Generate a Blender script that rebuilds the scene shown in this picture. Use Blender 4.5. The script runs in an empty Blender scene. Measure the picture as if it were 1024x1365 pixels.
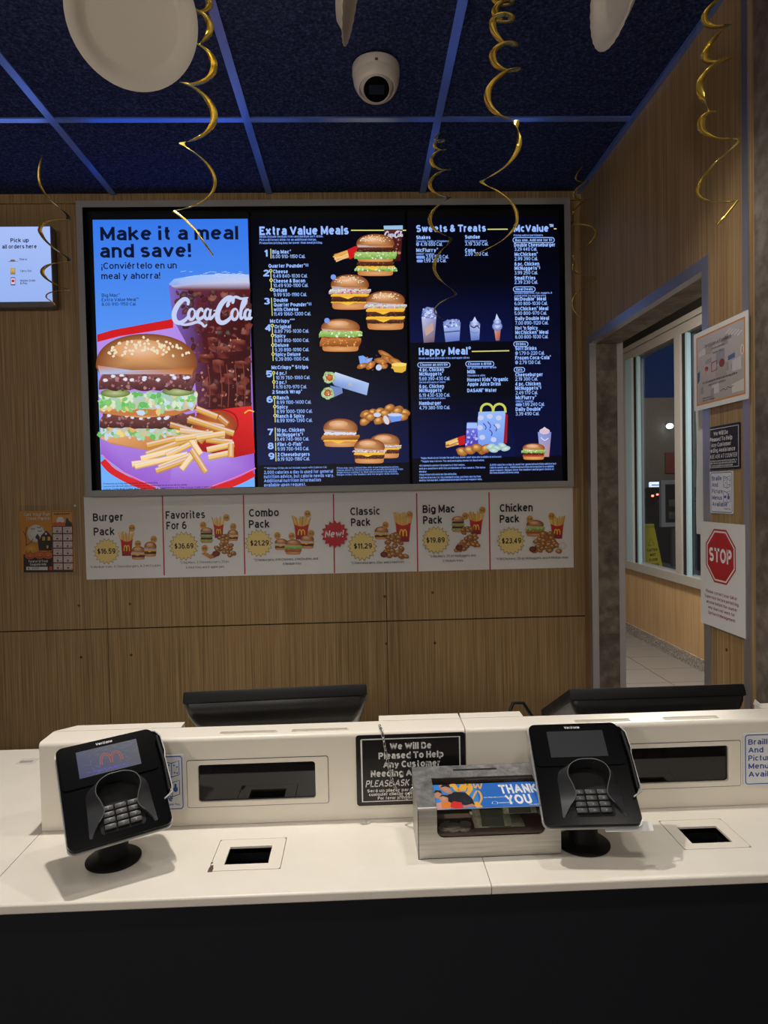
import bpy, bmesh, math, random
from mathutils import Vector, Matrix

# ------------------------------------------------------------------ camera, world, light, exposure
sc = bpy.context.scene
H = 1.56                                   # eye height of the photograph
FPX, CX, CY = 910.0, 512.0, 682.5          # focal length and centre in photo pixels
_y = Vector((-32 / FPX, 26.5 / FPX, -1)).normalized()
_x = Vector((1, .021, 0)); _x = (_x - _y * _x.dot(_y)).normalized()
_z = _x.cross(_y)
W2C = Matrix((( _x[0], _y[0], _z[0]), (_x[1], _y[1], _z[1]), (_x[2], _y[2], _z[2])))   # world -> camera
C2W = W2C.transposed()
cam_d = bpy.data.cameras.new('camera')
cam = bpy.data.objects.new('camera', cam_d); sc.collection.objects.link(cam)
cam_d.sensor_fit = 'VERTICAL'; cam_d.sensor_height = 36; cam_d.lens = FPX / 1365 * 36
cam_d.clip_start = .02; cam_d.clip_end = 200
cam.matrix_world = Matrix.Translation((0, 0, H)) @ C2W.to_4x4()
sc.camera = cam
sc.view_settings.view_transform = 'Standard'; sc.view_settings.look = 'None'
sc.view_settings.gamma = 1; sc.view_settings.use_curve_mapping = False
sc.view_settings.exposure = 0.0

world = bpy.data.worlds.new('night_sky'); sc.world = world; world.use_nodes = True
world.node_tree.nodes['Background'].inputs[0].default_value = (.012, .03, .10, 1)
world.node_tree.nodes['Background'].inputs[1].default_value = .45

def lamp(kind, loc, energy, color=(1, .86, .68), target=None, **kw):
    d = bpy.data.lights.new(kind.lower() + '_lamp', kind); d.energy = energy; d.color = color
    for k, v in kw.items(): setattr(d, k, v)
    o = bpy.data.objects.new('lamp_or_fill_light', d); sc.collection.objects.link(o); o.location = loc
    dirv = Vector(target) - Vector(loc) if target else Vector((0, 0, -1))
    o.rotation_euler = dirv.to_track_quat('-Z', 'Y').to_euler()
    return o
R = math.radians
WARM = (1, .935, .86)
# ceiling downlights above the counter (just above the frame) and over the customer side
for lx, en in ((-.45, 77), (.50, 22)):
    lamp('SPOT', (lx, 1.46, 2.73), en, WARM, spot_size=R(104), spot_blend=.85, shadow_soft_size=.03)
for lx, en in ((-.95, 13), (-.05, 12), (.70, 24)):
    lamp('SPOT', (lx, .42, 2.73), en, WARM, spot_size=R(98), spot_blend=.7, shadow_soft_size=.06)
for lx, en in ((-2.0, 40), (-.2, 30)):         # frontal fill added for the plates and riser, unseen behind the viewer
    lamp('POINT', (lx, -1.7, 2.15), en, (1, .95, .89), shadow_soft_size=.12)
lamp('AREA', (1.75, 4.4, 3.2), 125, (1, .95, .87), shape='DISK', size=.5)      # corridor ceiling light
lamp('AREA', (4.6, 6.6, 4.2), 11, (.45, .75, 1), target=(2.9, 6.6, 1.5), shape='DISK', size=.6)   # cool lot lamp outside the window
lamp('AREA', (36, 70.0, 14), 1500, (1, .9, .78), target=(39, 86, 3), shape='DISK', size=2)     # added lamp, out of view, that brightens the far building

# ------------------------------------------------------------------ helpers
rnd = random.Random(7)
COL = sc.collection

def ray(px, py): return C2W @ Vector(((px - CX) / FPX, -(py - CY) / FPX, -1))
def on_y(px, py, Y): r = ray(px, py); r *= Y / r.y; return Vector((r.x, r.y, r.z + H))
def on_x(px, py, X): r = ray(px, py); r *= X / r.x; return Vector((r.x, r.y, r.z + H))
def on_z(px, py, Z): r = ray(px, py); r *= (Z - H) / r.z; return Vector((r.x, r.y, r.z + H))

def lin(c): c /= 255; return c / 12.92 if c <= .04045 else ((c + .055) / 1.055) ** 2.4
def C(r, g, b): return (lin(r), lin(g), lin(b))
def mix(a, b, t): return tuple(a[i] + (b[i] - a[i]) * t for i in range(3))

class MB:
    def __init__(s): s.v = []; s.f = []; s.m = []; s.sm = []
    def face(s, pts, mat=0, smooth=False):
        i = len(s.v); s.v += [tuple(p) for p in pts]; s.f.append(tuple(range(i, i + len(pts)))); s.m.append(mat); s.sm.append(smooth)
    def add(s, vs, fs, mat=0, smooth=False, M=None):
        i = len(s.v); s.v += [tuple(M @ Vector(p)) if M else tuple(p) for p in vs]
        for f in fs: s.f.append(tuple(i + k for k in f)); s.m.append(mat); s.sm.append(smooth)
    def box(s, a, b, mat=0, M=None):
        x0, x1 = sorted((a[0], b[0])); y0, y1 = sorted((a[1], b[1])); z0, z1 = sorted((a[2], b[2]))
        vs = [(x0, y0, z0), (x1, y0, z0), (x1, y1, z0), (x0, y1, z0), (x0, y0, z1), (x1, y0, z1), (x1, y1, z1), (x0, y1, z1)]
        s.add(vs, [(0, 3, 2, 1), (4, 5, 6, 7), (0, 1, 5, 4), (1, 2, 6, 5), (2, 3, 7, 6), (3, 0, 4, 7)], mat, False, M)
    def rbox(s, a, b, r=.004, seg=2, mat=0, M=None):
        bm = bmesh.new(); bmesh.ops.create_cube(bm, size=1)
        for v in bm.verts:
            v.co = Vector(((a[i] + b[i]) / 2 + v.co[i] * abs(b[i] - a[i]) for i in range(3)))
        bmesh.ops.bevel(bm, geom=bm.edges[:], offset=r, segments=seg, profile=.5, affect='EDGES')
        s.add([v.co[:] for v in bm.verts], [[v.index for v in f.verts] for f in bm.faces], mat, True, M); bm.free()
    def prism(s, outline, y0, y1, mat=0, M=None, smooth=False, plane='xz'):
        n = len(outline)
        P = (lambda p, y: (p[0], y, p[1])) if plane == 'xz' else ((lambda p, y: (y, p[0], p[1])) if plane == 'yz' else (lambda p, y: (p[0], p[1], y)))
        vs = [P(p, y0) for p in outline] + [P(p, y1) for p in outline]
        s.add(vs, [tuple(range(n)), tuple(range(2 * n - 1, n - 1, -1))], mat, False, M)
        s.add(vs, [((i + 1) % n, i, n + i, n + (i + 1) % n) for i in range(n)], mat, smooth, M)
    def ring(s, outer, inner, y0, y1, mat=0, M=None, plane='xz'):
        n = len(outer)
        P = (lambda p, y: (p[0], y, p[1])) if plane == 'xz' else ((lambda p, y: (y, p[0], p[1])) if plane == 'yz' else (lambda p, y: (p[0], p[1], y)))
        vs = [P(p, y0) for p in outer] + [P(p, y1) for p in outer] + [P(p, y0) for p in inner] + [P(p, y1) for p in inner]
        fs = []
        for i in range(n):
            j = (i + 1) % n
            fs += [(i, j, n + j, n + i), (2 * n + j, 2 * n + i, 3 * n + i, 3 * n + j), (i, 2 * n + i, 2 * n + j, j), (n + i, n + j, 3 * n + j, 3 * n + i)]
        s.add(vs, fs, mat, False, M)
    def lathe(s, prof, n=32, mat=0, M=None, smooth=True, caps=True):
        vs = []
        for r, z in prof: vs += [(r * math.cos(2 * math.pi * k / n), r * math.sin(2 * math.pi * k / n), z) for k in range(n)]
        fs = []
        for i in range(len(prof) - 1):
            for k in range(n): fs.append((i * n + k, i * n + (k + 1) % n, (i + 1) * n + (k + 1) % n, (i + 1) * n + k))
        s.add(vs, fs, mat, smooth, M)
        if not caps: return
        if prof[0][0] > 1e-5: s.add(vs[:n], [tuple(range(n - 1, -1, -1))], mat, False, M)
        if prof[-1][0] > 1e-5: s.add(vs[-n:], [tuple(range(n))], mat, False, M)
    def tube(s, pts, r, n=8, mat=0):
        pts = [Vector(p) for p in pts]; vs = []
        for i, p in enumerate(pts):
            t = (pts[min(i + 1, len(pts) - 1)] - pts[max(i - 1, 0)]).normalized()
            a = t.orthogonal().normalized() if i == 0 else (a - t * a.dot(t)).normalized()
            b = t.cross(a); rr = r[i] if isinstance(r, (list, tuple)) else r
            vs += [tuple(p + (a * math.cos(2 * math.pi * k / n) + b * math.sin(2 * math.pi * k / n)) * rr) for k in range(n)]
        fs = [(i * n + k, i * n + (k + 1) % n, (i + 1) * n + (k + 1) % n, (i + 1) * n + k) for i in range(len(pts) - 1) for k in range(n)]
        fs += [tuple(range(n - 1, -1, -1)), tuple(range((len(pts) - 1) * n, len(pts) * n))]
        s.add(vs, fs, mat, True)

def rrect(x0, y0, x1, y1, r, n=5):
    pts = []
    for cx, cy, a in ((x1 - r, y1 - r, 0), (x0 + r, y1 - r, 90), (x0 + r, y0 + r, 180), (x1 - r, y0 + r, 270)):
        for k in range(n + 1):
            t = R(a + 90 * k / n); pts.append((cx + r * math.cos(t), cy + r * math.sin(t)))
    return pts

def obj(name, mb, mats, parent=None, base=None, kind=None):
    """Link one MB as one mesh object; coordinates are world ones, the origin goes to base or to the parent's."""
    me = bpy.data.meshes.new(name)
    b = Vector(base) if base is not None else (Vector(parent['_b']) if parent is not None else Vector((0, 0, 0)))
    me.from_pydata([tuple(Vector(p) - b) for p in mb.v], [], mb.f)
    for m in (mats if isinstance(mats, (list, tuple)) else [mats]): me.materials.append(m)
    me.polygons.foreach_set('material_index', mb.m); me.polygons.foreach_set('use_smooth', mb.sm)
    if any(mb.sm): me.set_sharp_from_angle(angle=R(40))
    me.update()
    o = bpy.data.objects.new(name, me); COL.objects.link(o)
    if parent is not None: o.parent = parent
    else: o.location = b
    o['_b'] = tuple(b)
    if kind: o['kind'] = kind
    return o

def tag(o, label, cat, group=None):
    o['label'] = label; o['category'] = cat
    if group: o['group'] = group
    return o
def thing(name, label, cat, base, group=None):
    o = bpy.data.objects.new(name, None); COL.objects.link(o); o.location = base; o['_b'] = tuple(base); o.empty_display_size = .05
    return tag(o, label, cat, group)
def struct(name, mb, mats): return obj(name, mb, mats, kind='structure')

# ------------------------------------------------------------------ materials
def mat(name, col, rough=.5, metal=0., spec=.5, emit=None, es=1., bump=None, alpha=None, coat=0.):
    m = bpy.data.materials.new(name); m.use_nodes = True; nt = m.node_tree; b = nt.nodes['Principled BSDF']
    b.inputs['Base Color'].default_value = (*col, 1); b.inputs['Roughness'].default_value = rough; b.inputs['Metallic'].default_value = metal
    b.inputs['Specular IOR Level'].default_value = spec; b.inputs['Coat Weight'].default_value = coat
    if emit: b.inputs['Emission Color'].default_value = (*emit, 1); b.inputs['Emission Strength'].default_value = es
    if bump:
        sc_, st = bump; g = nt.nodes.new('ShaderNodeNewGeometry'); n = nt.nodes.new('ShaderNodeTexNoise'); n.inputs['Scale'].default_value = sc_
        nt.links.new(g.outputs['Position'], n.inputs['Vector']); bp = nt.nodes.new('ShaderNodeBump'); bp.inputs['Strength'].default_value = st; bp.inputs['Distance'].default_value = .003
        nt.links.new(n.outputs[0], bp.inputs['Height']); nt.links.new(bp.outputs[0], b.inputs['Normal'])
    return m
def noise_mat(name, stops, scale, rough=.5, detail=6, spec=.4, bump=0., metal=0., mapping=(1, 1, 1), second=None):
    m = bpy.data.materials.new(name); m.use_nodes = True; nt = m.node_tree; b = nt.nodes['Principled BSDF']
    g = nt.nodes.new('ShaderNodeNewGeometry'); mp = nt.nodes.new('ShaderNodeMapping'); mp.inputs['Scale'].default_value = mapping
    n = nt.nodes.new('ShaderNodeTexNoise'); n.inputs['Scale'].default_value = scale; n.inputs['Detail'].default_value = detail; n.inputs['Roughness'].default_value = .65
    r = nt.nodes.new('ShaderNodeValToRGB'); e = r.color_ramp.elements
    while len(e) < len(stops): e.new(.5)
    for i, (p, c) in enumerate(stops): e[i].position = p; e[i].color = (*c, 1)
    nt.links.new(g.outputs['Position'], mp.inputs[0]); nt.links.new(mp.outputs[0], n.inputs['Vector']); nt.links.new(n.outputs[0], r.inputs[0])
    out = r.outputs[0]
    if second:
        s2, map2, c2, fac = second
        mp2 = nt.nodes.new('ShaderNodeMapping'); mp2.inputs['Scale'].default_value = map2; n2 = nt.nodes.new('ShaderNodeTexNoise'); n2.inputs['Scale'].default_value = s2; n2.inputs['Detail'].default_value = 3
        r2 = nt.nodes.new('ShaderNodeValToRGB'); r2.color_ramp.elements[0].position = .42; r2.color_ramp.elements[1].position = .62
        r2.color_ramp.elements[0].color = (*c2, 1); r2.color_ramp.elements[1].color = (1, 1, 1, 1)
        mx = nt.nodes.new('ShaderNodeMix'); mx.data_type = 'RGBA'; mx.blend_type = 'MULTIPLY'; mx.inputs[0].default_value = fac
        nt.links.new(g.outputs['Position'], mp2.inputs[0]); nt.links.new(mp2.outputs[0], n2.inputs['Vector']); nt.links.new(n2.outputs[0], r2.inputs[0])
        nt.links.new(out, mx.inputs[6]); nt.links.new(r2.outputs[0], mx.inputs[7]); out = mx.outputs[2]
    nt.links.new(out, b.inputs['Base Color'])
    b.inputs['Roughness'].default_value = rough; b.inputs['Specular IOR Level'].default_value = spec; b.inputs['Metallic'].default_value = metal
    if bump:
        bp = nt.nodes.new('ShaderNodeBump'); bp.inputs['Strength'].default_value = bump; bp.inputs['Distance'].default_value = .004
        nt.links.new(n.outputs[0], bp.inputs['Height']); nt.links.new(bp.outputs[0], b.inputs['Normal'])
    return m
def attr_mat(name, emission):
    m = bpy.data.materials.new(name); m.use_nodes = True; nt = m.node_tree; b = nt.nodes['Principled BSDF']
    a = nt.nodes.new('ShaderNodeAttribute'); a.attribute_name = 'ink'
    if emission:
        b.inputs['Base Color'].default_value = (.004, .004, .005, 1); b.inputs['Specular IOR Level'].default_value = .2; b.inputs['Roughness'].default_value = .35
        nt.links.new(a.outputs['Color'], b.inputs['Emission Color']); b.inputs['Emission Strength'].default_value = emission
    else:
        nt.links.new(a.outputs['Color'], b.inputs['Base Color']); b.inputs['Roughness'].default_value = .45
    return m
def glass_mat(name, tint=(.9, .95, 1), rough=0., refl=.5):
    m = bpy.data.materials.new(name); m.use_nodes = True; nt = m.node_tree; nt.nodes.remove(nt.nodes['Principled BSDF']); out = nt.nodes['Material Output']
    t = nt.nodes.new('ShaderNodeBsdfTransparent'); t.inputs[0].default_value = (*tint, 1); g = nt.nodes.new('ShaderNodeBsdfGlossy'); g.inputs['Roughness'].default_value = rough
    f = nt.nodes.new('ShaderNodeLayerWeight'); f.inputs[0].default_value = .5; mx = nt.nodes.new('ShaderNodeMixShader')
    p = nt.nodes.new('ShaderNodeMath'); p.operation = 'POWER'; p.inputs[1].default_value = 4.
    q = nt.nodes.new('ShaderNodeMath'); q.operation = 'MULTIPLY_ADD'; q.inputs[1].default_value = refl; q.inputs[2].default_value = .035
    nt.links.new(f.outputs['Facing'], p.inputs[0]); nt.links.new(p.outputs[0], q.inputs[0]); nt.links.new(q.outputs[0], mx.inputs[0]); nt.links.new(t.outputs[0], mx.inputs[1]); nt.links.new(g.outputs[0], mx.inputs[2]); nt.links.new(mx.outputs[0], out.inputs[0])
    return m

WOOD = noise_mat('oak_veneer', [(.30, C(150, 121, 82)), (.5, C(176, 146, 102)), (.72, C(188, 159, 115))], 1, .45, 8, .3, mapping=(120, 120, 1.5),
                 second=(1, (300, 300, 3.0), C(176, 164, 150), .6))
CONC = noise_mat('grey_stone_laminate', [(.3, C(92, 84, 76)), (.52, C(122, 113, 103)), (.75, C(146, 136, 124))], 9, .6, 9, .3, .05,
                 second=(30, (1, 1, 1), C(180, 175, 170), .6))
TILE = noise_mat('screen_tinted_tile', [(.3, C(22, 28, 52)), (.55, C(48, 58, 98)), (.8, C(92, 106, 156))], 130, .95, 3, .1, .9)  # blue light of the screens put into the charcoal tile colour
RAIL = mat('screen_tinted_rail', C(128, 162, 250), .26, .6)  # the screens' blue glow is put into the rail colour
ALU = mat('brushed_aluminium', C(176, 178, 190), .3, .75)
FRAMEW = mat('grey_painted_frame', C(156, 153, 150), .45)
WHITE = noise_mat('white_solid_surface', [(.3, C(232, 225, 210)), (.7, C(240, 234, 221))], 6, .33, 4, .45)
WHITE2 = mat('white_solid_surface_riser', C(236, 229, 214), .36)
NAVY = mat('charcoal_laminate', C(26, 28, 35), .5, spec=.35)
BLACK = mat('black_plastic', C(17, 17, 18), .42)
BLACKM = mat('black_matt_plastic', C(15, 15, 16), .55, spec=.25)
BLACKG = mat('black_gloss_plastic', C(8, 8, 9), .2, spec=.12)
VOID = mat('dark_interior', C(9, 9, 10), .8)
DARKGLASS = mat('smoked_glass', C(10, 10, 11), .03, spec=.5)
SILVER = mat('silver_plastic', C(190, 190, 188), .3, .4)
STEEL = noise_mat('brushed_steel', [(.3, C(176, 173, 166)), (.7, C(205, 201, 193))], 1, .38, 4, .5, metal=.6, mapping=(6, 300, 300))
STEELTOP = noise_mat('scuffed_steel', [(.3, C(112, 113, 115)), (.7, C(180, 180, 178))], 60, .34, 6, .5, metal=.6)
GOLD = mat('gold_foil', C(246, 214, 98), .24, .9)
PLATE = mat('cream_paperboard', C(226, 216, 200), .75)
CAMW = mat('warm_white_plastic', C(216, 206, 196), .4)
PAPER = mat('white_paper', C(226, 226, 222), .7)
GREY = mat('grey_plastic', C(70, 70, 70), .5)
KEY = mat('key_grey', C(50, 50, 51), .4)
BRASS = mat('brass_screw', C(120, 70, 40), .4, .8)
COIN = mat('coin_metal', C(200, 194, 186), .3, .7)
COPPER = mat('copper_coin', C(150, 95, 65), .4, .9)
BILL = noise_mat('banknote_paper', [(.4, C(150, 150, 125)), (.6, C(186, 184, 160))], 90, .8)
PLAST = glass_mat('clear_acrylic', (.93, .93, .92), .03)
GLASS = glass_mat('window_glass', (.86, .92, .95), .0)
SLEEVE = glass_mat('plastic_sleeve', (.93, .93, .93), .12)
CORRWOOD = noise_mat('oak_veneer_corridor', [(.30, C(146, 116, 80)), (.5, C(176, 144, 104)), (.72, C(192, 160, 120))], 1, .45, 8, .35, mapping=(60, 60, 1.2))
GRANITE = noise_mat('speckled_granite', [(.38, C(92, 86, 82)), (.5, C(140, 132, 126)), (.62, C(178, 170, 162))], 70, .5, 4)
FLOORT = noise_mat('stone_floor_tile', [(.35, C(104, 98, 94)), (.65, C(130, 123, 118))], 120, .4, 4)
GROUT = mat('dark_grout', C(52, 48, 46), .8)
ASPH = noise_mat('asphalt', [(.3, C(38, 38, 40)), (.7, C(58, 58, 60))], 40, .9)
FARWALL = noise_mat('far_building_wall', [(.3, C(86, 80, 74)), (.7, C(98, 92, 84))], 3, .9)
PAINTW = mat('painted_room_wall', C(176, 166, 150), .8)
YEL = mat('yellow_plastic', C(205, 180, 40), .5)
TAIL = mat('tail_lamp', C(120, 10, 10), .4, emit=(1, .15, .10), es=6.)
HEADL = mat('lit_sign_face', (.8, .85, .9), .4, emit=(.62, .74, 1), es=1.1)
LAMPW = mat('lit_lot_lamp', (.9, .9, .9), .4, emit=(.85, 1, 1), es=6.)
CARP = mat('car_paint', C(45, 46, 50), .3)
RUBBER = mat('tyre_rubber', C(18, 18, 18), .8)
INK_S = attr_mat('lit_screen_picture', 1.0)
INK_P = attr_mat('printed_ink', 0)
INK_D = attr_mat('dim_terminal_screen', .5)

# ------------------------------------------------------------------ flat artwork (screens, prints): layered ink polygons
_txt = {}
# ------------------------------------------------------------------ lettering: a plain bold grotesque drawn from strokes
def A_(cx, cy, rx, ry, a0, a1):
    n = max(4, int(abs(a1 - a0) / 22)); return [(cx + rx * math.cos(R(a0 + (a1 - a0) * k / n)), cy + ry * math.sin(R(a0 + (a1 - a0) * k / n))) for k in range(n + 1)]
def _font():
    L = lambda *p: ('L', list(p)); K = lambda *p: ('K', [q for a in p for q in (a if isinstance(a, list) else [a])]); X = .73
    G = {}
    G['A'] = [L((0, 0), (.34, 1)), L((.34, 1), (.68, 0)), L((.13, .30), (.55, .30))]
    G['B'] = [L((0, 0), (0, 1)), K((0, 1), A_(.28, .765, .22, .235, 90, -90), (0, .53)), K((0, .53), A_(.30, .265, .26, .265, 90, -90), (0, 0))]
    G['C'] = [K(A_(.34, .5, .34, .5, 48, 312))]
    G['D'] = [L((0, 0), (0, 1)), K((0, 1), A_(.22, .5, .38, .5, 90, -90), (0, 0))]
    G['E'] = [L((0, 0), (0, 1)), L((0, 1), (.46, 1)), L((0, .52), (.42, .52)), L((0, 0), (.47, 0))]
    G['F'] = [L((0, 0), (0, 1)), L((0, 1), (.46, 1)), L((0, .50), (.40, .50))]
    G['G'] = [K(A_(.35, .5, .35, .5, 48, 335)), L((.68, 0), (.68, .46)), L((.72, .46), (.40, .46))]
    G['H'] = [L((0, 0), (0, 1)), L((.52, 0), (.52, 1)), L((0, .52), (.52, .52))]
    G['I'] = [L((0, 0), (0, 1))]
    G['J'] = [K((.36, 1), A_(.18, .2, .18, .2, 0, -170))]
    G['K'] = [L((0, 0), (0, 1)), L((.52, 1), (0, .38)), L((.18, .58), (.56, 0))]
    G['L'] = [L((0, 0), (0, 1)), L((0, 0), (.44, 0))]
    G['M'] = [L((0, 0), (0, 1)), L((.70, 0), (.70, 1)), L((0, 1), (.35, .12)), L((.70, 1), (.35, .12))]
    G['N'] = [L((0, 0), (0, 1)), L((.54, 0), (.54, 1)), L((0, 1), (.54, 0))]
    G['O'] = [K(A_(.35, .5, .35, .5, 0, 360))]
    G['P'] = [L((0, 0), (0, 1)), K((0, 1), A_(.28, .73, .25, .27, 90, -90), (0, .46))]
    G['Q'] = G['O'] + [L((.42, .24), (.68, -.04))]
    G['R'] = G['P'] + [L((.26, .46), (.54, 0))]
    G['S'] = [K(A_(.27, .745, .25, .255, 30, 250), A_(.27, .26, .28, .26, 75, -150))]
    G['T'] = [L((.28, 0), (.28, 1)), L((0, 1), (.56, 1))]
    G['U'] = [K((0, 1), A_(.27, .30, .27, .30, 180, 360), (.54, 1))]
    G['V'] = [L((0, 1), (.32, 0)), L((.32, 0), (.64, 1))]
    G['W'] = [L((0, 1), (.22, 0)), L((.22, 0), (.46, .95)), L((.46, .95), (.70, 0)), L((.70, 0), (.92, 1))]
    G['X'] = [L((0, 0), (.58, 1)), L((0, 1), (.58, 0))]
    G['Y'] = [L((0, 1), (.30, .45)), L((.60, 1), (.30, .45)), L((.30, .48), (.30, 0))]
    G['Z'] = [L((0, 1), (.52, 1)), L((.52, 1), (0, 0)), L((0, 0), (.54, 0))]
    G['a'] = [K(A_(.23, .52, .21, .21, 155, 0), (.44, 0)), K((.44, .43), (.22, .41), A_(.20, .20, .19, .20, 95, 265), (.32, .03), (.44, .16))]
    G['b'] = [L((0, 0), (0, 1)), K(A_(.24, X / 2, .24, X / 2, 0, 360))]
    G['c'] = [K(A_(.24, X / 2, .24, X / 2, 48, 312))]
    G['d'] = [L((.48, 0), (.48, 1)), K(A_(.24, X / 2, .24, X / 2, 0, 360))]
    G['e'] = [L((.02, .39), (.48, .39)), K(A_(.24, X / 2, .24, X / 2, 4, 318))]
    G['f'] = [K((.14, 0), A_(.30, .82, .16, .18, 180, 85)), L((0, .70), (.30, .70))]
    G['g'] = [K(A_(.24, X / 2, .24, X / 2, 0, 360)), K((.48, X), A_(.24, -.06, .24, .2, 0, -150))]
    G['h'] = [L((0, 0), (0, 1)), K((0, .42), A_(.22, .49, .22, .24, 180, 0), (.44, 0))]
    G['i'] = [L((0, 0), (0, .66)), L((0, 1.05), (0, 1.06))]
    G['j'] = [K((.1, X), A_(-.02, -.1, .12, .15, 0, -80)), L((.1, 1.05), (.1, 1.06))]
    G['k'] = [L((0, 0), (0, 1)), L((.42, X), (0, .27)), L((.15, .42), (.46, 0))]
    G['l'] = [L((0, 0), (0, 1))]
    G['m'] = [L((0, 0), (0, X)), K((0, .42), A_(.18, .50, .18, .23, 180, 0), (.36, 0)), K((.36, .42), A_(.54, .50, .18, .23, 180, 0), (.72, 0))]
    G['n'] = [L((0, 0), (0, X)), K((0, .42), A_(.22, .49, .22, .24, 180, 0), (.44, 0))]
    G['o'] = [K(A_(.25, X / 2, .25, X / 2, 0, 360))]
    G['p'] = [L((0, -.27), (0, X)), K(A_(.24, X / 2, .24, X / 2, 0, 360))]
    G['q'] = [L((.48, -.27), (.48, X)), K(A_(.24, X / 2, .24, X / 2, 0, 360))]
    G['r'] = [L((0, 0), (0, X)), K((0, .40), A_(.22, .49, .22, .24, 180, 75))]
    G['s'] = [K(A_(.21, .55, .19, .18, 25, 250), A_(.21, .185, .21, .185, 75, -155))]
    G['t'] = [K((.13, .95), A_(.29, .16, .16, .16, 180, 275)), L((0, X - .03), (.30, X - .03))]
    G['u'] = [K((0, X), A_(.22, .24, .22, .24, 180, 360), (.44, .3)), L((.44, 0), (.44, X))]
    G['v'] = [L((0, X), (.24, 0)), L((.24, 0), (.48, X))]
    G['w'] = [L((0, X), (.18, 0)), L((.18, 0), (.36, .68)), L((.36, .68), (.54, 0)), L((.54, 0), (.72, X))]
    G['x'] = [L((0, 0), (.44, X)), L((0, X), (.44, 0))]
    G['y'] = [L((0, X), (.25, 0)), K((.50, X), (.25, 0), (.17, -.2), (.02, -.24))]
    G['z'] = [L((0, X), (.40, X)), L((.40, X), (0, 0)), L((0, 0), (.42, 0))]
    G['0'] = [K(A_(.26, .5, .26, .5, 0, 360))]
    G['1'] = [L((.20, 0), (.20, 1)), L((.20, 1), (0, .80))]
    G['2'] = [K(A_(.26, .73, .25, .27, 165, -35), (.0, .0)), L((0, 0), (.52, 0))]
    G['3'] = [K(A_(.25, .755, .23, .245, 150, -80)), K(A_(.25, .265, .26, .265, 85, -150))]
    G['4'] = [L((.40, 0), (.40, 1)), L((.40, 1), (0, .27)), L((0, .25), (.56, .25))]
    G['5'] = [L((.06, 1), (.48, 1)), L((.06, 1), (.03, .50)), K((.03, .50), A_(.25, .31, .26, .31, 110, -150))]
    G['6'] = [K((.44, .95), A_(.30, .52, .30, .48, 80, 180)), K(A_(.26, .30, .26, .30, 0, 360))]
    G['7'] = [L((0, 1), (.50, 1)), L((.50, 1), (.15, 0))]
    G['8'] = [K(A_(.26, .755, .22, .245, 0, 360)), K(A_(.26, .26, .26, .26, 0, 360))]
    G['9'] = [K((.08, .05), A_(.22, .48, .30, .48, -80, 0)), K(A_(.26, .70, .26, .30, 0, 360))]
    G['.'] = [L((0, 0), (0, .01))]; G[','] = [L((.05, .08), (0, -.12))]; G[':'] = [L((0, 0), (0, .07)), L((0, .6), (0, .67))]
    G['!'] = [L((0, .44), (0, 1)), L((0, 0), (0, .01))]; G['¡'] = [L((0, -.27), (0, .26)), L((0, .70), (0, .71))]
    G["'"] = [L((0, .75), (0, 1))]; G['-'] = [L((0, .38), (.26, .38))]; G['/'] = [L((0, 0), (.34, 1))]; G['*'] = [L((.1, .7), (.1, 1)), L((0, .77), (.2, .93)), L((0, .93), (.2, .77))]
    G['&'] = [K((.62, .0), (.16, .62), A_(.27, .82, .15, .18, 200, -30), (.10, .44), A_(.24, .22, .23, .22, 130, 330), (.60, .48))]
    G['$'] = [K(A_(.24, .70, .22, .20, 30, 250), A_(.24, .29, .25, .20, 75, -150)), L((.24, -.08), (.24, 1.08))]
    G['®'] = [K(A_(.14, .88, .13, .13, 0, 360))]; G['©'] = [K(A_(.35, .5, .35, .42, 0, 360)), K(A_(.35, .5, .14, .2, 50, 310))]; G['Ⓢ'] = [K(A_(.4, .5, .4, .5, 0, 360)), K(A_(.4, .6, .12, .12, 30, 250), A_(.4, .38, .13, .12, 75, -150))]
    G['™'] = [L((0, 1), (.2, 1)), L((.1, .72), (.1, 1)), L((.28, .72), (.28, 1)), L((.5, .72), (.5, 1)), L((.28, 1), (.39, .8)), L((.5, 1), (.39, .8))]
    G['†'] = [L((.1, .3), (.1, 1)), L((0, .75), (.2, .75))]; G['‡'] = G['†'] + [L((0, .5), (.2, .5))]; G['#'] = [L((.12, 0), (.2, 1)), L((.36, 0), (.44, 1)), L((0, .32), (.52, .32)), L((.04, .68), (.56, .68))]
    G['%'] = [L((.08, 0), (.5, 1)), K(A_(.13, .76, .12, .2, 0, 360)), K(A_(.46, .24, .12, .2, 0, 360))]
    for base, ac in (('e', 'é'), ('a', 'á'), ('o', 'ó')): G[ac] = G[base] + [L((.18, .86), (.32, 1.04))]
    return G
_G = _font()
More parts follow.
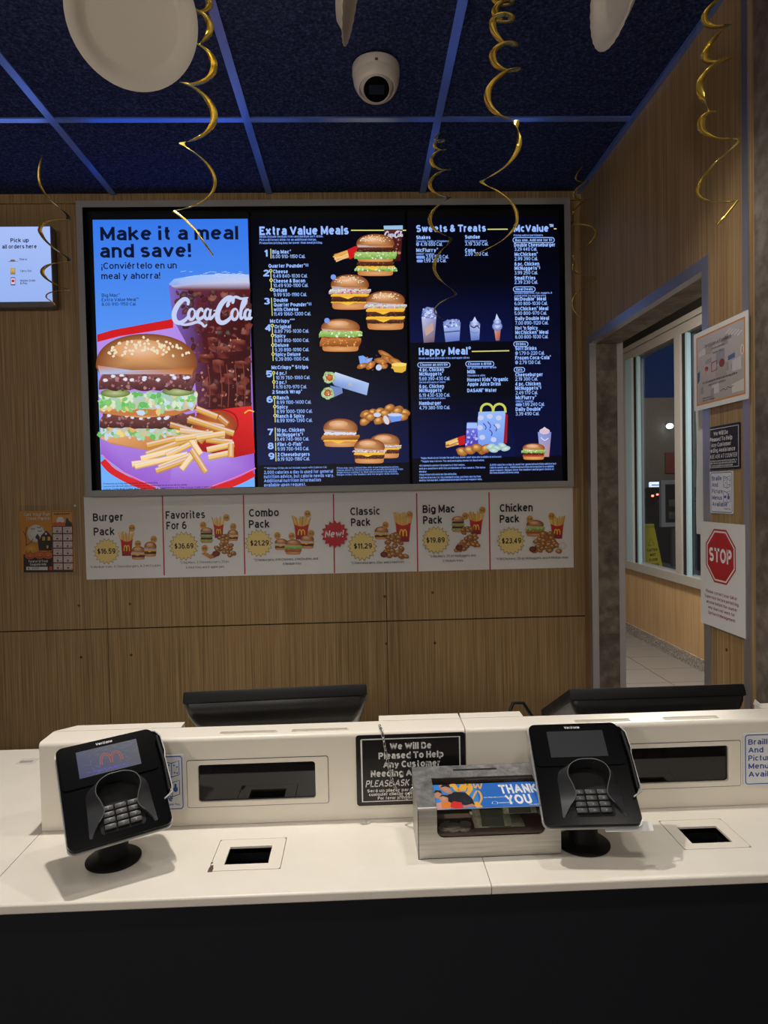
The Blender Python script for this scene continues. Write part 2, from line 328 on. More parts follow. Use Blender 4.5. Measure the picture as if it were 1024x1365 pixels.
def glyphs(s, bold, shear=0.):
    k = (s, round(bold, 3), shear)
    if k in _txt: return _txt[k]
    w = min(.25, .115 + bold * 3.6); V, F, x0 = [], [], 0.
    for ch in s:
        if ch == ' ': x0 += .30; continue
        g = _G.get(ch)
        if g is None: x0 += .3; continue
        small = ch in '®™'; ww = w * (.55 if small else 1); xm = max(p[0] for st in g for p in st[1]); xn = min(p[0] for st in g for p in st[1])
        for kind, pts in g:
            P = [(x0 + ww / 2 + (p[0] - xn), ww / 2 + p[1] * (1 - ww) if not small else p[1]) for p in pts]
            if kind == 'L':
                (a, b), (c, d) = P; l = math.hypot(c - a, d - b) or 1; ux, uy = (c - a) / l, (d - b) / l; e = ww / 2 * (1 if abs(ux) < .15 or abs(uy) < .15 else .55)
                if abs(uy) < .15: e = ww / 2 if pts[0][1] in (0, 1) else 0
                P = [(a - ux * e, b - uy * e), (c + ux * e, d + uy * e)]
            n = len(P); Lf, Rt = [], []
            closed = n > 3 and math.hypot(P[0][0] - P[-1][0], P[0][1] - P[-1][1]) < 1e-6
            for i in range(n):
                a, b = P[max(i - 1, 0)], P[min(i + 1, n - 1)]
                if closed and i in (0, n - 1): a, b = P[-2], P[1]
                dx, dy = b[0] - a[0], b[1] - a[1]; l = math.hypot(dx, dy) or 1; dx /= l; dy /= l
                m = 1.
                if 0 < i < n - 1:
                    ex, ey = P[i + 1][0] - P[i][0], P[i + 1][1] - P[i][1]; el = math.hypot(ex, ey) or 1; m = min(1.35, 1 / max(.3, abs(dx * ex + dy * ey) / el))
                q = P[i]
                if kind == 'K' and not closed and i in (0, n - 1) and abs(dy) > .8 and (q[1] < ww or q[1] > 1 - ww): q = (q[0], q[1] + (-ww / 2 if q[1] < .5 else ww / 2))
                Lf.append((q[0] - dy * ww / 2 * m, q[1] + dx * ww / 2 * m)); Rt.append((q[0] + dy * ww / 2 * m, q[1] - dx * ww / 2 * m))
            i0 = len(V); V += Lf + Rt; F += [(i0 + i, i0 + n + i, i0 + n + i + 1, i0 + i + 1) for i in range(n - 1)]
        x0 += (xm - xn) + ww + .115
    V = [(p[0] + shear * p[1], p[1]) for p in V]
    _txt[k] = (V, F); return _txt[k]

class Canvas:
    """Ink on a plane. loc(px, py) gives plane coordinates; W(u, v, h) gives the world point h above the plane."""
    def __init__(s, loc, W, eps=1e-5):
        s.loc, s.Wf, s.eps, s.n, s.parts, s.cur = loc, W, eps, 0, {}, None
    def part(s, name):
        s.cur = s.parts.setdefault(name, ([], [], [])); s.units = getattr(s, 'units', {}); s.name = name; s.units.setdefault(name, []); return s
    def _put(s, uv, faces, cols, layer=1.):
        s.n += layer
        V, F, K = s.cur; i = len(V); h = s.n * s.eps; s.units[s.name].append((i, i + len(uv), len(F), len(F) + len(faces), min(p[0] for p in uv), max(p[0] for p in uv), min(p[1] for p in uv), max(p[1] for p in uv)))
        V += [tuple(s.Wf(u, v, h)) for u, v in uv]; F += [tuple(i + k for k in f) for f in faces]; K += cols
    def poly(s, pts, col):
        cols = [col] * len(pts) if not isinstance(col[0], (tuple, list)) else list(col)
        s._put([s.loc(*p) for p in pts], [tuple(range(len(pts)))], cols)
    def rect(s, x0, y0, x1, y1, col, col2=None):
        s.poly([(x0, y0), (x1, y0), (x1, y1), (x0, y1)], [col, col, col2 or col, col2 or col])
    def fan(s, pts, c, cc, col, layer=1.):
        n = len(pts); s._put([s.loc(*p) for p in pts] + [s.loc(*c)], [(i, (i + 1) % n, n) for i in range(n)], [col] * n + [cc], layer)
    def ell(s, cx, cy, rx, ry, col, cc=None, rot=0, n=20, jit=0, off=(0, 0), layer=1.):
        pts = []
        for k in range(n):
            t = 2 * math.pi * k / n; q = 1 + rnd.uniform(-jit, jit); x, y = rx * q * math.cos(t), ry * q * math.sin(t)
            pts.append((cx + x * math.cos(rot) - y * math.sin(rot), cy + x * math.sin(rot) + y * math.cos(rot)))
        s.fan(pts, (cx + off[0] * rx, cy + off[1] * ry), cc or col, col, layer)
    def stroke(s, pts, w, col, smooth=True):
        if smooth and len(pts) > 2:
            q = []
            for i in range(len(pts) - 1):
                p0, p1, p2, p3 = pts[max(i - 1, 0)], pts[i], pts[i + 1], pts[min(i + 2, len(pts) - 1)]
                for k in range(5):
                    t = k / 5
                    q.append(tuple(.5 * (2 * p1[d] + (p2[d] - p0[d]) * t + (2 * p0[d] - 5 * p1[d] + 4 * p2[d] - p3[d]) * t * t + (3 * p1[d] - p0[d] - 3 * p2[d] + p3[d]) * t ** 3) for d in (0, 1)))
            pts = q + [pts[-1]]
        n = len(pts); L = []; Rr = []
        for i, p in enumerate(pts):
            a, b = pts[max(i - 1, 0)], pts[min(i + 1, n - 1)]; dx, dy = b[0] - a[0], b[1] - a[1]; l = math.hypot(dx, dy) or 1
            ww = (w(i / (n - 1)) if callable(w) else w) / 2
            L.append((p[0] - dy / l * ww, p[1] + dx / l * ww)); Rr.append((p[0] + dy / l * ww, p[1] - dx / l * ww))
        s._put([s.loc(*p) for p in L + Rr], [(i, i + 1, n + i + 1, n + i) for i in range(n - 1)], [col] * (2 * n))
    def line(s, x0, y0, x1, y1, w, col): s.stroke([(x0, y0), (x1, y1)], w, col, False)
    def outline(s, pts, w, col): s.stroke(list(pts) + [pts[0]], w, col, False)
    def text(s, t, x0, y, x1, cap, col, bold=.012, shear=0., align='fit'):
        v, f = glyphs(t, bold, shear)
        if not v: return
        a, b = min(p[0] for p in v), max(p[0] for p in v)
        u0, v0 = s.loc(x0, y); u1, v1 = s.loc(x1, y); _, vt = s.loc(x0, y - cap)
        sx, sy = (u1 - u0) / (b - a), vt - v0
        s._put([(u0 + (p[0] - a) * sx, v0 + p[1] * sy) for p in v], f, [col] * len(v), .1)
    def split_lines(s, e=.0008):
        for name in [n for n in s.parts if any(w in n for w in ('text', 'rule', 'label', 'headline'))]:
            U = s.units[name]; g = list(range(len(U)))
            def root(i):
                while g[i] != i: i = g[i]
                return i
            for i in range(len(U)):
                for j in range(i):
                    a, b = U[i], U[j]
                    if a[4] - e < b[5] and b[4] - e < a[5] and a[6] - e < b[7] and b[6] - e < a[7]: g[root(i)] = root(j)
            V, F, K = s.parts.pop(name); cl = {}
            for i in range(len(U)): cl.setdefault(root(i), []).append(U[i])
            for r, us in cl.items():
                nv, nf, nk = [], [], []
                for u in us:
                    d = len(nv) - u[0]; nv += V[u[0]:u[1]]; nk += K[u[0]:u[1]]; nf += [tuple(k + d for k in f) for f in F[u[2]:u[3]]]
                s.parts[name + '#c%d' % r] = (nv, nf, nk)
    def build(s, parent, material, split=False):
        out = {}
        if split: s.split_lines()
        for name, (V, F, K) in s.parts.items():
            mb = MB(); mb.v, mb.f, mb.m, mb.sm = V, F, [0] * len(F), [False] * len(F)
            o = obj(name.split('#')[0], mb, material, parent)
            at = o.data.color_attributes.new('ink', 'FLOAT_COLOR', 'POINT')
            at.data.foreach_set('color', [c for k in K for c in (*k, 1)])
            out[name] = o
        return out

def wall_canvas(Y): return Canvas(lambda px, py: (lambda p: (p.x, p.z))(on_y(px, py, Y)), lambda u, v, h: (u, Y - h, v))
def side_canvas(X): return Canvas(lambda px, py: (lambda p: (-p.y, p.z))(on_x(px, py, X)), lambda u, v, h: (X - h, -u, v))
def local_canvas(M, k=1., eps=1e-5): return Canvas(lambda x, y: (x * k, -y * k), lambda u, v, h: M @ Vector((u, -h, v)), eps)

def inside(p, poly):
    x, y = p; c = False; j = len(poly) - 1
    for i in range(len(poly)):
        xi, yi = poly[i]; xj, yj = poly[j]
        if (yi > y) != (yj > y) and x < (xj - xi) * (y - yi) / (yj - yi) + xi: c = not c
        j = i
    return c
def speckle(cv, poly, cols, n, smin, smax, asp=.6):
    xs = [p[0] for p in poly]; ys = [p[1] for p in poly]; k = 0; tries = 0
    while k < n and tries < n * 6:
        tries += 1; p = (rnd.uniform(min(xs), max(xs)), rnd.uniform(min(ys), max(ys)))
        if not inside(p, poly): continue
        r = rnd.uniform(smin, smax); c = rnd.choice(cols); k += 1
        cv.ell(p[0], p[1], r, r * rnd.uniform(asp, 1), c, mix(c, (1, 1, 1), rnd.uniform(0, .12)), rnd.uniform(0, 3), 6, .3, layer=1. if k % 12 == 1 else .02)

BUN, BUND, BUNL = C(196, 122, 62), C(128, 66, 28), C(226, 168, 112)
SEED = C(236, 222, 190)
def band(cv, x0, x1, ya, yb, col, col2, wav=0., n=22, edge=.0):
    top = [(x0 + (x1 - x0) * k / n, ya + rnd.uniform(-wav, wav)) for k in range(n + 1)]
    bot = [(x0 + (x1 - x0) * k / n, yb + rnd.uniform(-wav, wav)) for k in range(n, -1, -1)]
    top[0] = (x0 + edge, (ya + yb) / 2); bot[0] = (x1 - edge, (ya + yb) / 2)
    cv.poly(top + bot, [col] * (n + 1) + [col2] * (n + 1))
def buntop(cv, x0, y0, x1, y1, seeds, cool=0.):
    cx, w, h = (x0 + x1) / 2, (x1 - x0) / 2, y1 - y0; n = 24
    dome = [(cx - w * math.cos(math.pi * k / n), y1 - h * .18 - h * .82 * math.sin(math.pi * k / n) ** .8) for k in range(n + 1)] + \
           [(cx + w * .92, y1), (cx - w * .92, y1)]
    cv.fan(dome, (cx - w * .1, y0 + h * .55), BUNL, BUND)
    cv.ell(cx - w * .12, y0 + h * .40, w * .55, h * .26, mix(BUNL, BUN, .45), mix(BUNL, (1, .86, .8), .3), n=20)
    pale = mix(C(214, 180, 140), C(170, 190, 235), cool)
    cv.poly([(cx - w * .97, y1 - h * .22), (cx - w * .3, y1 - h * .10), (cx + w * .5, y1 - h * .12), (cx + w * .96, y1 - h * .2), (cx + w * .9, y1), (cx - w * .92, y1)], [BUN, pale, BUN, BUND, BUN, pale])
    for _ in range(seeds):
        t = rnd.uniform(.12, .88) * math.pi; r = rnd.uniform(.25, 1.) ** .6
        cv.ell(cx - w * .92 * r * math.cos(t), y1 - h * .25 - h * .68 * r * math.sin(t), w * .032 + .12, h * .03 + .12, SEED, rot=rnd.uniform(0, 3), n=6, layer=.05)
def burger(cv, x0, y0, x1, y1, spec, seeds=30, cool=.5):
    tot = sum(q for _, q in spec); y = y1; Hh = y1 - y0; W = x1 - x0
    for kind, q in reversed(spec):
        ya = y - Hh * q / tot
        if kind == 'bun':
            n = 16; pts = [(x0 + W * .05, ya), (x1 - W * .05, ya), (x1 - W * .06, y - (y - ya) * .35)] + [(x1 - W * .1 - W * .8 * k / n, y - (y - ya) * .12 * abs(2 * k / n - 1) ** 3) for k in range(n + 1)] + [(x0 + W * .06, y - (y - ya) * .35)]
            cv.fan(pts, ((x0 + x1) / 2, (ya + y) / 2), BUNL, BUN)
        elif kind == 'top': buntop(cv, x0 + W * .02, ya, x1 - W * .02, y, seeds, cool)
        elif kind == 'patty':
            band(cv, x0 + W * .03, x1 - W * .03, ya - .3, y + .3, C(96, 52, 34), C(58, 28, 20), W * .006)
            speckle(cv, [(x0 + W * .05, ya), (x1 - W * .05, ya), (x1 - W * .05, y), (x0 + W * .05, y)], [C(122, 70, 48), C(50, 24, 18), C(140, 88, 62)], max(6, int(W * .5)), W * .008, W * .02)
        elif kind == 'chicken':
            band(cv, x0 - W * .01, x1 + W * .01, ya, y + .4, C(200, 126, 56), C(140, 74, 28), W * .01)
            speckle(cv, [(x0 + W * .02, ya), (x1 - W * .02, ya), (x1 - W * .02, y), (x0 + W * .02, y)], [C(222, 152, 78), C(150, 84, 34), C(232, 170, 96)], max(8, int(W * .7)), W * .01, W * .028)
        elif kind == 'fish': band(cv, x0 - W * .03, x1 + W * .03, ya, y, C(206, 134, 62), C(150, 84, 34), W * .004)
        elif kind == 'cheese':
            band(cv, x0 + W * .02, x1 - W * .02, ya, y, C(248, 200, 72), C(236, 172, 48), W * .003)
            cv.poly([(x0 + W * .25, y - .2), (x0 + W * .62, y - .2), (x0 + W * .45, y + Hh * .07)], C(246, 196, 66))
        elif kind == 'lettuce':
            band(cv, x0 - W * .03, x1 + W * .04, ya, y + .4, C(176, 206, 120), C(110, 168, 72), W * .02)
            speckle(cv, [(x0 - W * .03, ya), (x1 + W * .04, ya), (x1 + W * .03, y), (x0 - W * .02, y)], [C(206, 228, 168), C(120, 176, 82), C(226, 236, 214), C(160, 200, 110)], max(10, int(W * .8)), W * .012, W * .034)
        elif kind == 'onion':
            band(cv, x0 - W * .03, x1 + W * .03, ya, y, C(214, 220, 236), C(196, 150, 150), W * .012)
            speckle(cv, [(x0, ya), (x1, ya), (x1, y), (x0, y)], [C(206, 70, 56), C(232, 232, 240), C(150, 190, 110), C(236, 220, 150)], max(8, int(W * .5)), W * .012, W * .03)
        elif kind == 'tomato': band(cv, x0 + W * .02, x1 - W * .04, ya, y, C(204, 64, 44), C(170, 44, 34), W * .008)
        elif kind == 'mayo': band(cv, x0 + W * .04, x1 - W * .06, ya, y, C(226, 230, 244), C(206, 210, 226), W * .012)
        y = ya
def arches(cv, x0, y0, x1, y1, w, col):
    m = (x0 + x1) / 2; h = y1 - y0
    for a, b in ((x0, m), (m, x1)):
        cv.stroke([(a + (b - a) * (.5 - .5 * math.cos(math.pi * k / 8)), y1 - h * math.sin(math.pi * k / 8) ** .75) for k in range(9)], w, col)
def fries(cv, x0, y0, x1, y1, n=14):
    W, Hh = x1 - x0, y1 - y0
    for k in range(n):
        t = (k + .5) / n; bx = x0 + W * (.12 + .76 * t); tx = bx + W * (t - .5) * .45 + rnd.uniform(-W, W) * .06; ty = y0 + Hh * rnd.uniform(0, .18)
        c = mix(C(240, 200, 110), C(206, 150, 60), rnd.random()); cv.line(bx, y0 + Hh * .55, tx, ty, max(.8, W * .085), c)
    n2 = 8; top = [(x0 + W * (.06 + .88 * k / n2), y0 + Hh * (.36 + .1 * math.sin(math.pi * k / n2))) for k in range(n2 + 1)]
    cv.poly(top + [(x1 - W * .16, y1), (x0 + W * .16, y1)], [C(200, 28, 30)] * (n2 + 1) + [C(140, 14, 20)] * 2)
    arches(cv, x0 + W * .3, y0 + Hh * .6, x1 - W * .3, y0 + Hh * .82, max(.5, W * .07), C(250, 196, 50))
def nuggets(cv, pts, r, dark=0.):
    for x, y in pts:
        a = rnd.uniform(-.5, .5); cv.ell(x, y, r * 1.15, r * .82, mix(C(138, 78, 30), (0, 0, 0), dark), mix(C(226, 164, 86), (0, 0, 0), dark), a, 12, .1, off=(-.2, -.3))
        cv.ell(x - r * .2, y - r * .2, r * .4, r * .25, C(232, 178, 108), rot=a, n=8, jit=.15)
def pile(cv, x0, y0, x1, y1, r, n):
    for k in range(n):
        t = rnd.random(); y = y0 + (y1 - y0) * t; w = (x1 - x0) / 2 * (.35 + .65 * t); nuggets(cv, [((x0 + x1) / 2 + rnd.uniform(-w, w), y)], r, rnd.uniform(0, .35))
def star(cv, cx, cy, r, n, col, line=None, inner=.8):
    pts = [(cx + r * (1 if k % 2 == 0 else inner) * math.cos(math.pi * k / n), cy + r * (1 if k % 2 == 0 else inner) * math.sin(math.pi * k / n)) for k in range(2 * n)]
    if line: cv.poly([(cx + (p[0] - cx) * 1.05, cy + (p[1] - cy) * 1.05) for p in pts], line)
    cv.poly(pts, col)
def script_cola(cv, x0, y0, x1, y1, w, col):
    X = lambda p: (x0 + (x1 - x0) * (p[0] + .03 * (1 - p[1])), y0 + (y1 - y0) * p[1])
    th = lambda f: (lambda t: w * (.45 + .75 * math.sin(math.pi * t) ** .7) * f)
    S = lambda pts, f=1.: cv.stroke([X(p) for p in pts], th(f), col)
    def loop(cx, cy, rx, ry): cv.stroke([X((cx + rx * math.cos(t * math.pi / 6 - .8), cy + ry * math.sin(t * math.pi / 6 - .8))) for t in range(13)], th(.85), col)
    S([(.165, .30), (.165, .14), (.11, .08), (.04, .28), (.0, .58), (.02, .84), (.08, .93), (.15, .82), (.19, .66)], 1.35)
    loop(.225, .62, .04, .19); S([(.25, .47), (.29, .52)], .5)
    S([(.365, .54), (.345, .43), (.31, .50), (.295, .66), (.32, .80), (.37, .72), (.39, .62)])
    loop(.425, .61, .035, .18); S([(.468, .43), (.456, .62), (.462, .79), (.50, .70), (.52, .58)], .8)
    S([(.50, .50), (.55, .46)], .9)
    S([(.735, .24), (.735, .08), (.68, .02), (.60, .22), (.555, .55), (.57, .84), (.63, .93), (.70, .82), (.74, .66)], 1.4)
    S([(.70, .24), (.67, .34), (.685, .18), (.76, .0), (.84, .06), (.93, .02)], .8)
    loop(.775, .62, .04, .19)
    S([(.83, .62), (.875, .36), (.905, .16), (.885, .06), (.86, .25), (.848, .60), (.862, .79), (.90, .66)], .9)
    loop(.935, .62, .033, .17); S([(.975, .45), (.963, .63), (.97, .79), (1.0, .72)], .8)
    S([(.06, .93), (.13, 1.0), (.22, .97), (.30, .90), (.36, .95), (.40, 1.06), (.43, .98)], .8)

# ================================================================== THE SETTING
WX = .912                                   # right wall plane
WY = 2.76                                   # back wall plane
CEIL = H + 1.19
TOP = H - .64                               # counter top height
# --- back wall: veneer panels with 4 mm open joints
zj = H - .527
mb = MB()
xs = [-2.5, -1.632, -1.024, .098, WX + .13]
for i in range(4):
    g = .0012
    for z0, z1 in ((.12, zj - .0025), (zj + .0025, CEIL)):
        mb.box((xs[i] + g, WY, z0), (xs[i + 1] - g, WY + .018, z1))
mb.box((-2.5, WY + .018, 0), (WX + .13, WY + .1, CEIL), 1)
wall_back = struct('wall_back', mb, [WOOD, VOID])
for px, py in ((105, 807), (173, 805), (108, 876), (175, 873), (513, 795), (515, 858), (577, 790), (580, 857)):
    p = on_y(px, py, WY); s = MB(); s.lathe([(.0055, 0), (.0045, .002), (.0, .0025)], 10, M=Matrix.Translation(p) @ Matrix.Rotation(R(90), 4, 'X'))
    obj('screw', s, BRASS, wall_back)
s = MB(); s.box((-2.5, WY - .012, CEIL - .035), (WX, WY, CEIL)); obj('top_strip', s, WOOD, wall_back)

# --- ceiling of dark tiles with pale rails
cx_ = [-2.5] + [.885 - .61 * k for k in range(5, -1, -1)]
mb = MB(); mb.box((-2.5, -2.5, CEIL), (WX + .13, WY + .1, CEIL + .03)); ceiling = struct('ceiling', mb, TILE)
for x in [.275 - .6075 * k for k in range(5)]:
    s = MB(); s.box((x - .0125, -2.5, CEIL - .006), (x + .0125, WY - .012, CEIL - .0005)); obj('grid_rail', s, RAIL, ceiling)
for y in (2.212, 1.60, .99, .38, -.23, -.84):
    s = MB(); s.box((-2.5, y - .0125, CEIL - .0055), (WX, y + .0125, CEIL - .0007)); obj('grid_rail', s, RAIL, ceiling)
s = MB(); s.box((WX - .016, -2.5, CEIL - .012), (WX - .0005, WY - .012, CEIL - .0005)); obj('wall_angle', s, RAIL, ceiling)

# --- right wall: veneer with the doorway, metal corner trims, stone-look return
D0, D1, DH, TH = 1.772, 2.662, H + .566, .125      # doorway near edge, far edge, head height, wall thickness
mb = MB()
mb.box((WX, 1.545, 0), (WX + TH, D0, zj - .05)); mb.box((WX, 1.545, zj - .046), (WX + TH, D0, CEIL))
mb.box((WX, D0, DH), (WX + TH, D1, CEIL)); mb.box((WX, D1, 0), (WX + TH, WY - .001, CEIL))
struct('wall_right', mb, WOOD)
mb = MB(); mb.box((WX, -2.5, 0), (WX + TH, 1.545, CEIL)); struct('wall_right_stone', mb, CONC)
mb = MB(); t = .003                                  # jamb and head lining
mb.box((WX + .004, D1 - .004, zj - .055), (WX + TH - .004, D1, DH)); mb.box((WX + .004, D1 - .004, 0), (WX + TH - .004, D1, zj - .058))
mb.box((WX + .004, D0, DH - .004), (WX + TH - .004, D1, DH)); mb.box((WX + .004, D0, 0), (WX + TH - .004, D0 + .004, DH))
struct('trim_1', mb, CONC)
mb = MB(); e = .004; l = .027
mb.box((WX - e, D1 - e, 0), (WX, D1 + l, DH + l)); mb.box((WX - e, D1 - e - .002, 0), (WX + .022, D1 - e, DH))      # far edge
mb.box((WX - e, D0 - l, 0), (WX, D0 + e, DH + l)); mb.box((WX - e, D0 + e, 0), (WX + .022, D0 + e + .002, DH))          # near edge
mb.box((WX - e, D0 + e, DH - e), (WX, D1 - e, DH + l)); mb.box((WX - e, D0 + e, DH - e - .002), (WX + .022, D1 - e, DH - e))
mb.box((WX + TH - .02, D1 - e - .002, 0), (WX + TH + e, D1 - e, DH)); 
struct('trim_2', mb, ALU)
mb = MB(); mb.box((WX - e, 1.563, 0), (WX, 1.588, CEIL - .012)); struct('trim_3', mb, ALU)

# --- floors, outer shell of the room
mb = MB(); mb.box((-2.5, -2.5, -.05), (2.83, 9, -.004), 1)
tx = .41
for i in range(int(5.4 / tx) + 1):
    for j in range(int(11.5 / tx) + 1):
        x0, y0 = -2.5 + i * tx, -2.5 + j * tx
        mb.box((x0 + .003, y0 + .003, -.004), (min(x0 + tx - .003, 2.828), min(y0 + tx - .003, 9), 0), 0)
struct('floor', mb, [FLOORT, GROUT])
mb = MB(); mb.box((-2.6, -2.5, 0), (-2.5, WY + .1, CEIL)); struct('wall_left', mb, PAINTW)
mb = MB(); mb.box((-2.6, -2.6, 0), (WX + TH, -2.5, CEIL)); struct('wall_rear', mb, PAINTW)
# corridor beyond the doorway
CXW = 2.83; Y0w, Y1w = 4.9, 7.9; SILL, HEAD = H - .835, H + 1.405
mb = MB()
mb.box((CXW, 1.2, .105), (CXW + .15, 9, SILL - .03)); struct('wall_window', mb, CORRWOOD)
mb = MB(); mb.box((CXW, 1.2, SILL), (CXW + .15, Y0w, 3.35)); mb.box((CXW, Y1w, SILL), (CXW + .15, 9, 3.35)); struct('wall_window_side', mb, PAINTW)
mb = MB(); mb.box((CXW, Y0w, HEAD + .05), (CXW + .15, Y1w, 3.35)); struct('wall_window_upper', mb, VOID)  # darkness above the head put into the wall's black colour
mb = MB(); mb.box((CXW - .012, 1.2, 0), (CXW, 9, .105)); struct('baseboard_window', mb, GRANITE)
mb = MB(); mb.box((WX + TH, 9, 0), (CXW + .15, 9.1, 3.35)); struct('wall_corridor_end', mb, PAINTW)
mb = MB(); mb.box((WX + TH, 1.1, 0), (CXW + .15, 1.2, 3.35)); struct('wall_corridor_near', mb, PAINTW)
mb = MB(); mb.box((WX + TH - .02, WY + .1, 0), (WX + TH, 9, 3.35)); struct('wall_corridor_side', mb, PAINTW)
mb = MB(); mb.box((WX + TH, 1.2, 3.35), (CXW + .15, 9, 3.4)); struct('ceiling_corridor', mb, PAINTW)
# window with frame, mullion, sill and panes
def yx(px): return on_x(px, 610, CXW).y     # depth on the window plane that a photo column looks at
mul = (yx(903), yx(893.5))
win = MB()
win.box((CXW - .02, Y0w, HEAD), (CXW + .1, Y1w, HEAD + .05)); win.box((CXW - .006, Y0w, HEAD - .09), (CXW + .1, Y1w, HEAD - .004))
win.box((CXW - .03, Y0w, SILL - .03), (CXW + .1, Y1w, SILL + .05))
ym = yx(906.5)
win.box((CXW - .02, ym - .055, SILL + .05), (CXW + .1, ym + .055, HEAD - .09))
yl = yx(846)
win.box((CXW - .02, yl, SILL + .05), (CXW + .1, Y1w, HEAD - .09)); win.box((CXW - .01, Y0w, SILL + .05), (CXW + .1, Y0w + .05, HEAD - .09))
window = struct('window_1', win, mat('window_frame_paint', C(150, 146, 141), .4))
s = MB(); s.face([(CXW + .038, Y0w + .05, SILL + .05), (CXW + .038, ym - .07, SILL + .05), (CXW + .038, ym - .07, HEAD - .09), (CXW + .038, Y0w + .05, HEAD - .09)]); obj('pane', s, GLASS, window)
s = MB(); s.face([(CXW + .038, ym + .07, SILL + .05), (CXW + .038, yl, SILL + .05), (CXW + .038, yl, HEAD - .09), (CXW + .038, ym + .07, HEAD - .09)]); obj('pane', s, GLASS, window)
for y0 in (ym - .06, yl - .005):
    s = MB(); s.box((CXW - .004, y0 - .05, SILL + .05), (CXW + .034, y0, HEAD - .09)); obj('gasket', s, VOID, window)
    s = MB(); s.box((CXW + .0, y0 - .085, SILL + .05), (CXW + .034, y0 - .051, HEAD - .09)); obj('stile', s, mat('outside_lit_stile', C(150, 178, 190), .35), window)  # stile colour carries the same blue light from outside
for px0, px1 in ((840, 846),): 
    s = MB(); s.box((CXW - .024, yl, SILL + .05), (CXW - .0205, yl + .16, HEAD - .09)); obj('stile', s, mat('outside_lit_jamb', C(150, 178, 190), .35), window)  # blue light from outside put into the jamb colour

# --- outside: ground, low wall, far building, parked cars, lamps
mb = MB(); mb.box((CXW + .16, 2, -.3), (70, 100, -.02)); struct('ground_outside', mb, ASPH)
mb = MB(); mb.box((24, 86, 0), (60, 92, H + 11.2)); struct('wall_far_building', mb, FARWALL)
mb = MB(); mb.box((3.25, 6.5, 0), (3.9, 9.6, .57)); struct('wall_low_outside', mb, CONC)

# ================================================================== COUNTER
LIP = 1.079; RY = 1.318; RT = H - .468; CB = 1.76    # lip, riser front, riser top, counter back
t = thing('service_counter', 'dark charcoal counter base under the white worktop', 'counter', (0, 1.4, 0))
s = MB(); s.box((-2.3, LIP + .016, .1), (WX - .002, LIP + .034, TOP - .0165)); obj('front_panel', s, NAVY, t)
s = MB(); s.box((-2.3, CB - .04, .1), (WX - .002, CB - .02, TOP - .0165)); obj('back_panel', s, NAVY, t)
for xa in (-2.3, WX - .02): s = MB(); s.box((xa, LIP + .034, .1), (xa + .018, CB - .04, TOP - .0165)); obj('end_panel', s, NAVY, t)
s = MB(); s.box((-2.3, LIP + .05, 0.001), (WX - .002, CB - .05, .1)); obj('plinth', s, BLACKM, t)
def slab(x0, x1, holes, label):
    s = MB(); y0, y1 = LIP + .004, CB; z0, z1 = TOP - .016, TOP
    xs_ = [x0] + [q for h in holes for q in (h[0], h[1])] + [x1]
    for i in range(len(xs_) - 1):
        hs = [h for h in holes if abs(h[0] - xs_[i]) < 1e-6]
        if hs: h = hs[0]; s.box((xs_[i], y0, z0), (xs_[i + 1], h[2], z1)); s.box((xs_[i], h[3], z0), (xs_[i + 1], y1, z1))
        else: s.box((xs_[i], y0, z0), (xs_[i + 1], y1, z1))
    n = 6; prof = [(y0, z1)] + [(y0 - .004 * math.sin(R(90) * k / n), z1 - .004 + .004 * math.cos(R(90) * k / n)) for k in range(1, n + 1)] + [(y0 - .004, z0 + .002), (y0 - .002, z0), (y0, z0)]
    s.prism(prof, x0, x1, 0, plane='yz', smooth=True)
    return tag(obj('countertop', s, WHITE, base=((x0 + x1) / 2, 1.4, TOP - .016)), label, 'countertop', None)
HL = (-.273, -.150, 1.153, 1.259); HR = (.556, .677, 1.162, 1.268)
g = .0007
slab(-2.3, -.626 - g, [], 'white countertop slab at the far left end beside the first seam')
slab(-.626 + g, .1985 - g, [HL], 'white countertop slab carrying the tilted payment terminal on the left and the donation box')
slab(.1985 + g, WX - .002, [HR], 'white countertop slab under the right payment terminal, reaching the stone wall')

def scanner_well(h, label):
    x0, x1, y0, y1 = h; q = .0012
    t = thing('scanner_well', label, 'scanner', ((x0 + x1) / 2, (y0 + y1) / 2, TOP - .075), 'scanners sunk into the countertop')
    hx0, hx1, hy0, hy1 = x0 + .0235, x1 - .0235, y0 + .02, y1 - .027
    s = MB(); s.ring(rrect(x0 + q, y0 + q, x1 - q, y1 - q, .006), [(min(max(a, hx0), hx1), min(max(b, hy0), hy1)) for a, b in rrect(x0 + q, y0 + q, x1 - q, y1 - q, .006)], TOP - .012, TOP + .0002, plane='xy')
    obj('cover_plate', s, WHITE2, t)
    s = MB(); d = .075
    s.box((hx0 - .004, hy0 - .004, TOP - d), (hx1 + .004, hy1 + .004, TOP - d + .003))
    for a, b in (((hx0 - .004, hy0 - .004), (hx0, hy1 + .004)), ((hx1, hy0 - .004), (hx1 + .004, hy1 + .004)), ((hx0, hy0 - .004), (hx1, hy0)), ((hx0, hy1), (hx1, hy1 + .004))):
        s.box((*a, TOP - d + .003), (*b, TOP - .0035))
    obj('well', s, BLACK, t)
    s = MB(); s.rbox((hx0 + .02, hy1 - .014, TOP - .052), (hx1 - .02, hy1 - .001, TOP - .03), .002); e_ = obj('scan_engine', s, BLACKG, t)
    s = MB(); s.box((hx0 + .026, hy1 - .0152, TOP - .047), (hx1 - .026, hy1 - .0142, TOP - .035)); obj('lens_window', s, GREY, e_)
    s = MB(); s.box((hx0 + .004, hy0 + .004, TOP - d + .02), (hx1 - .004, hy1 - .016, TOP - d + .024)); obj('glass', s, DARKGLASS, t)
    return t
wl = scanner_well(HL, 'square scanner opening in the countertop with a chipped plate corner, beside the left payment terminal')
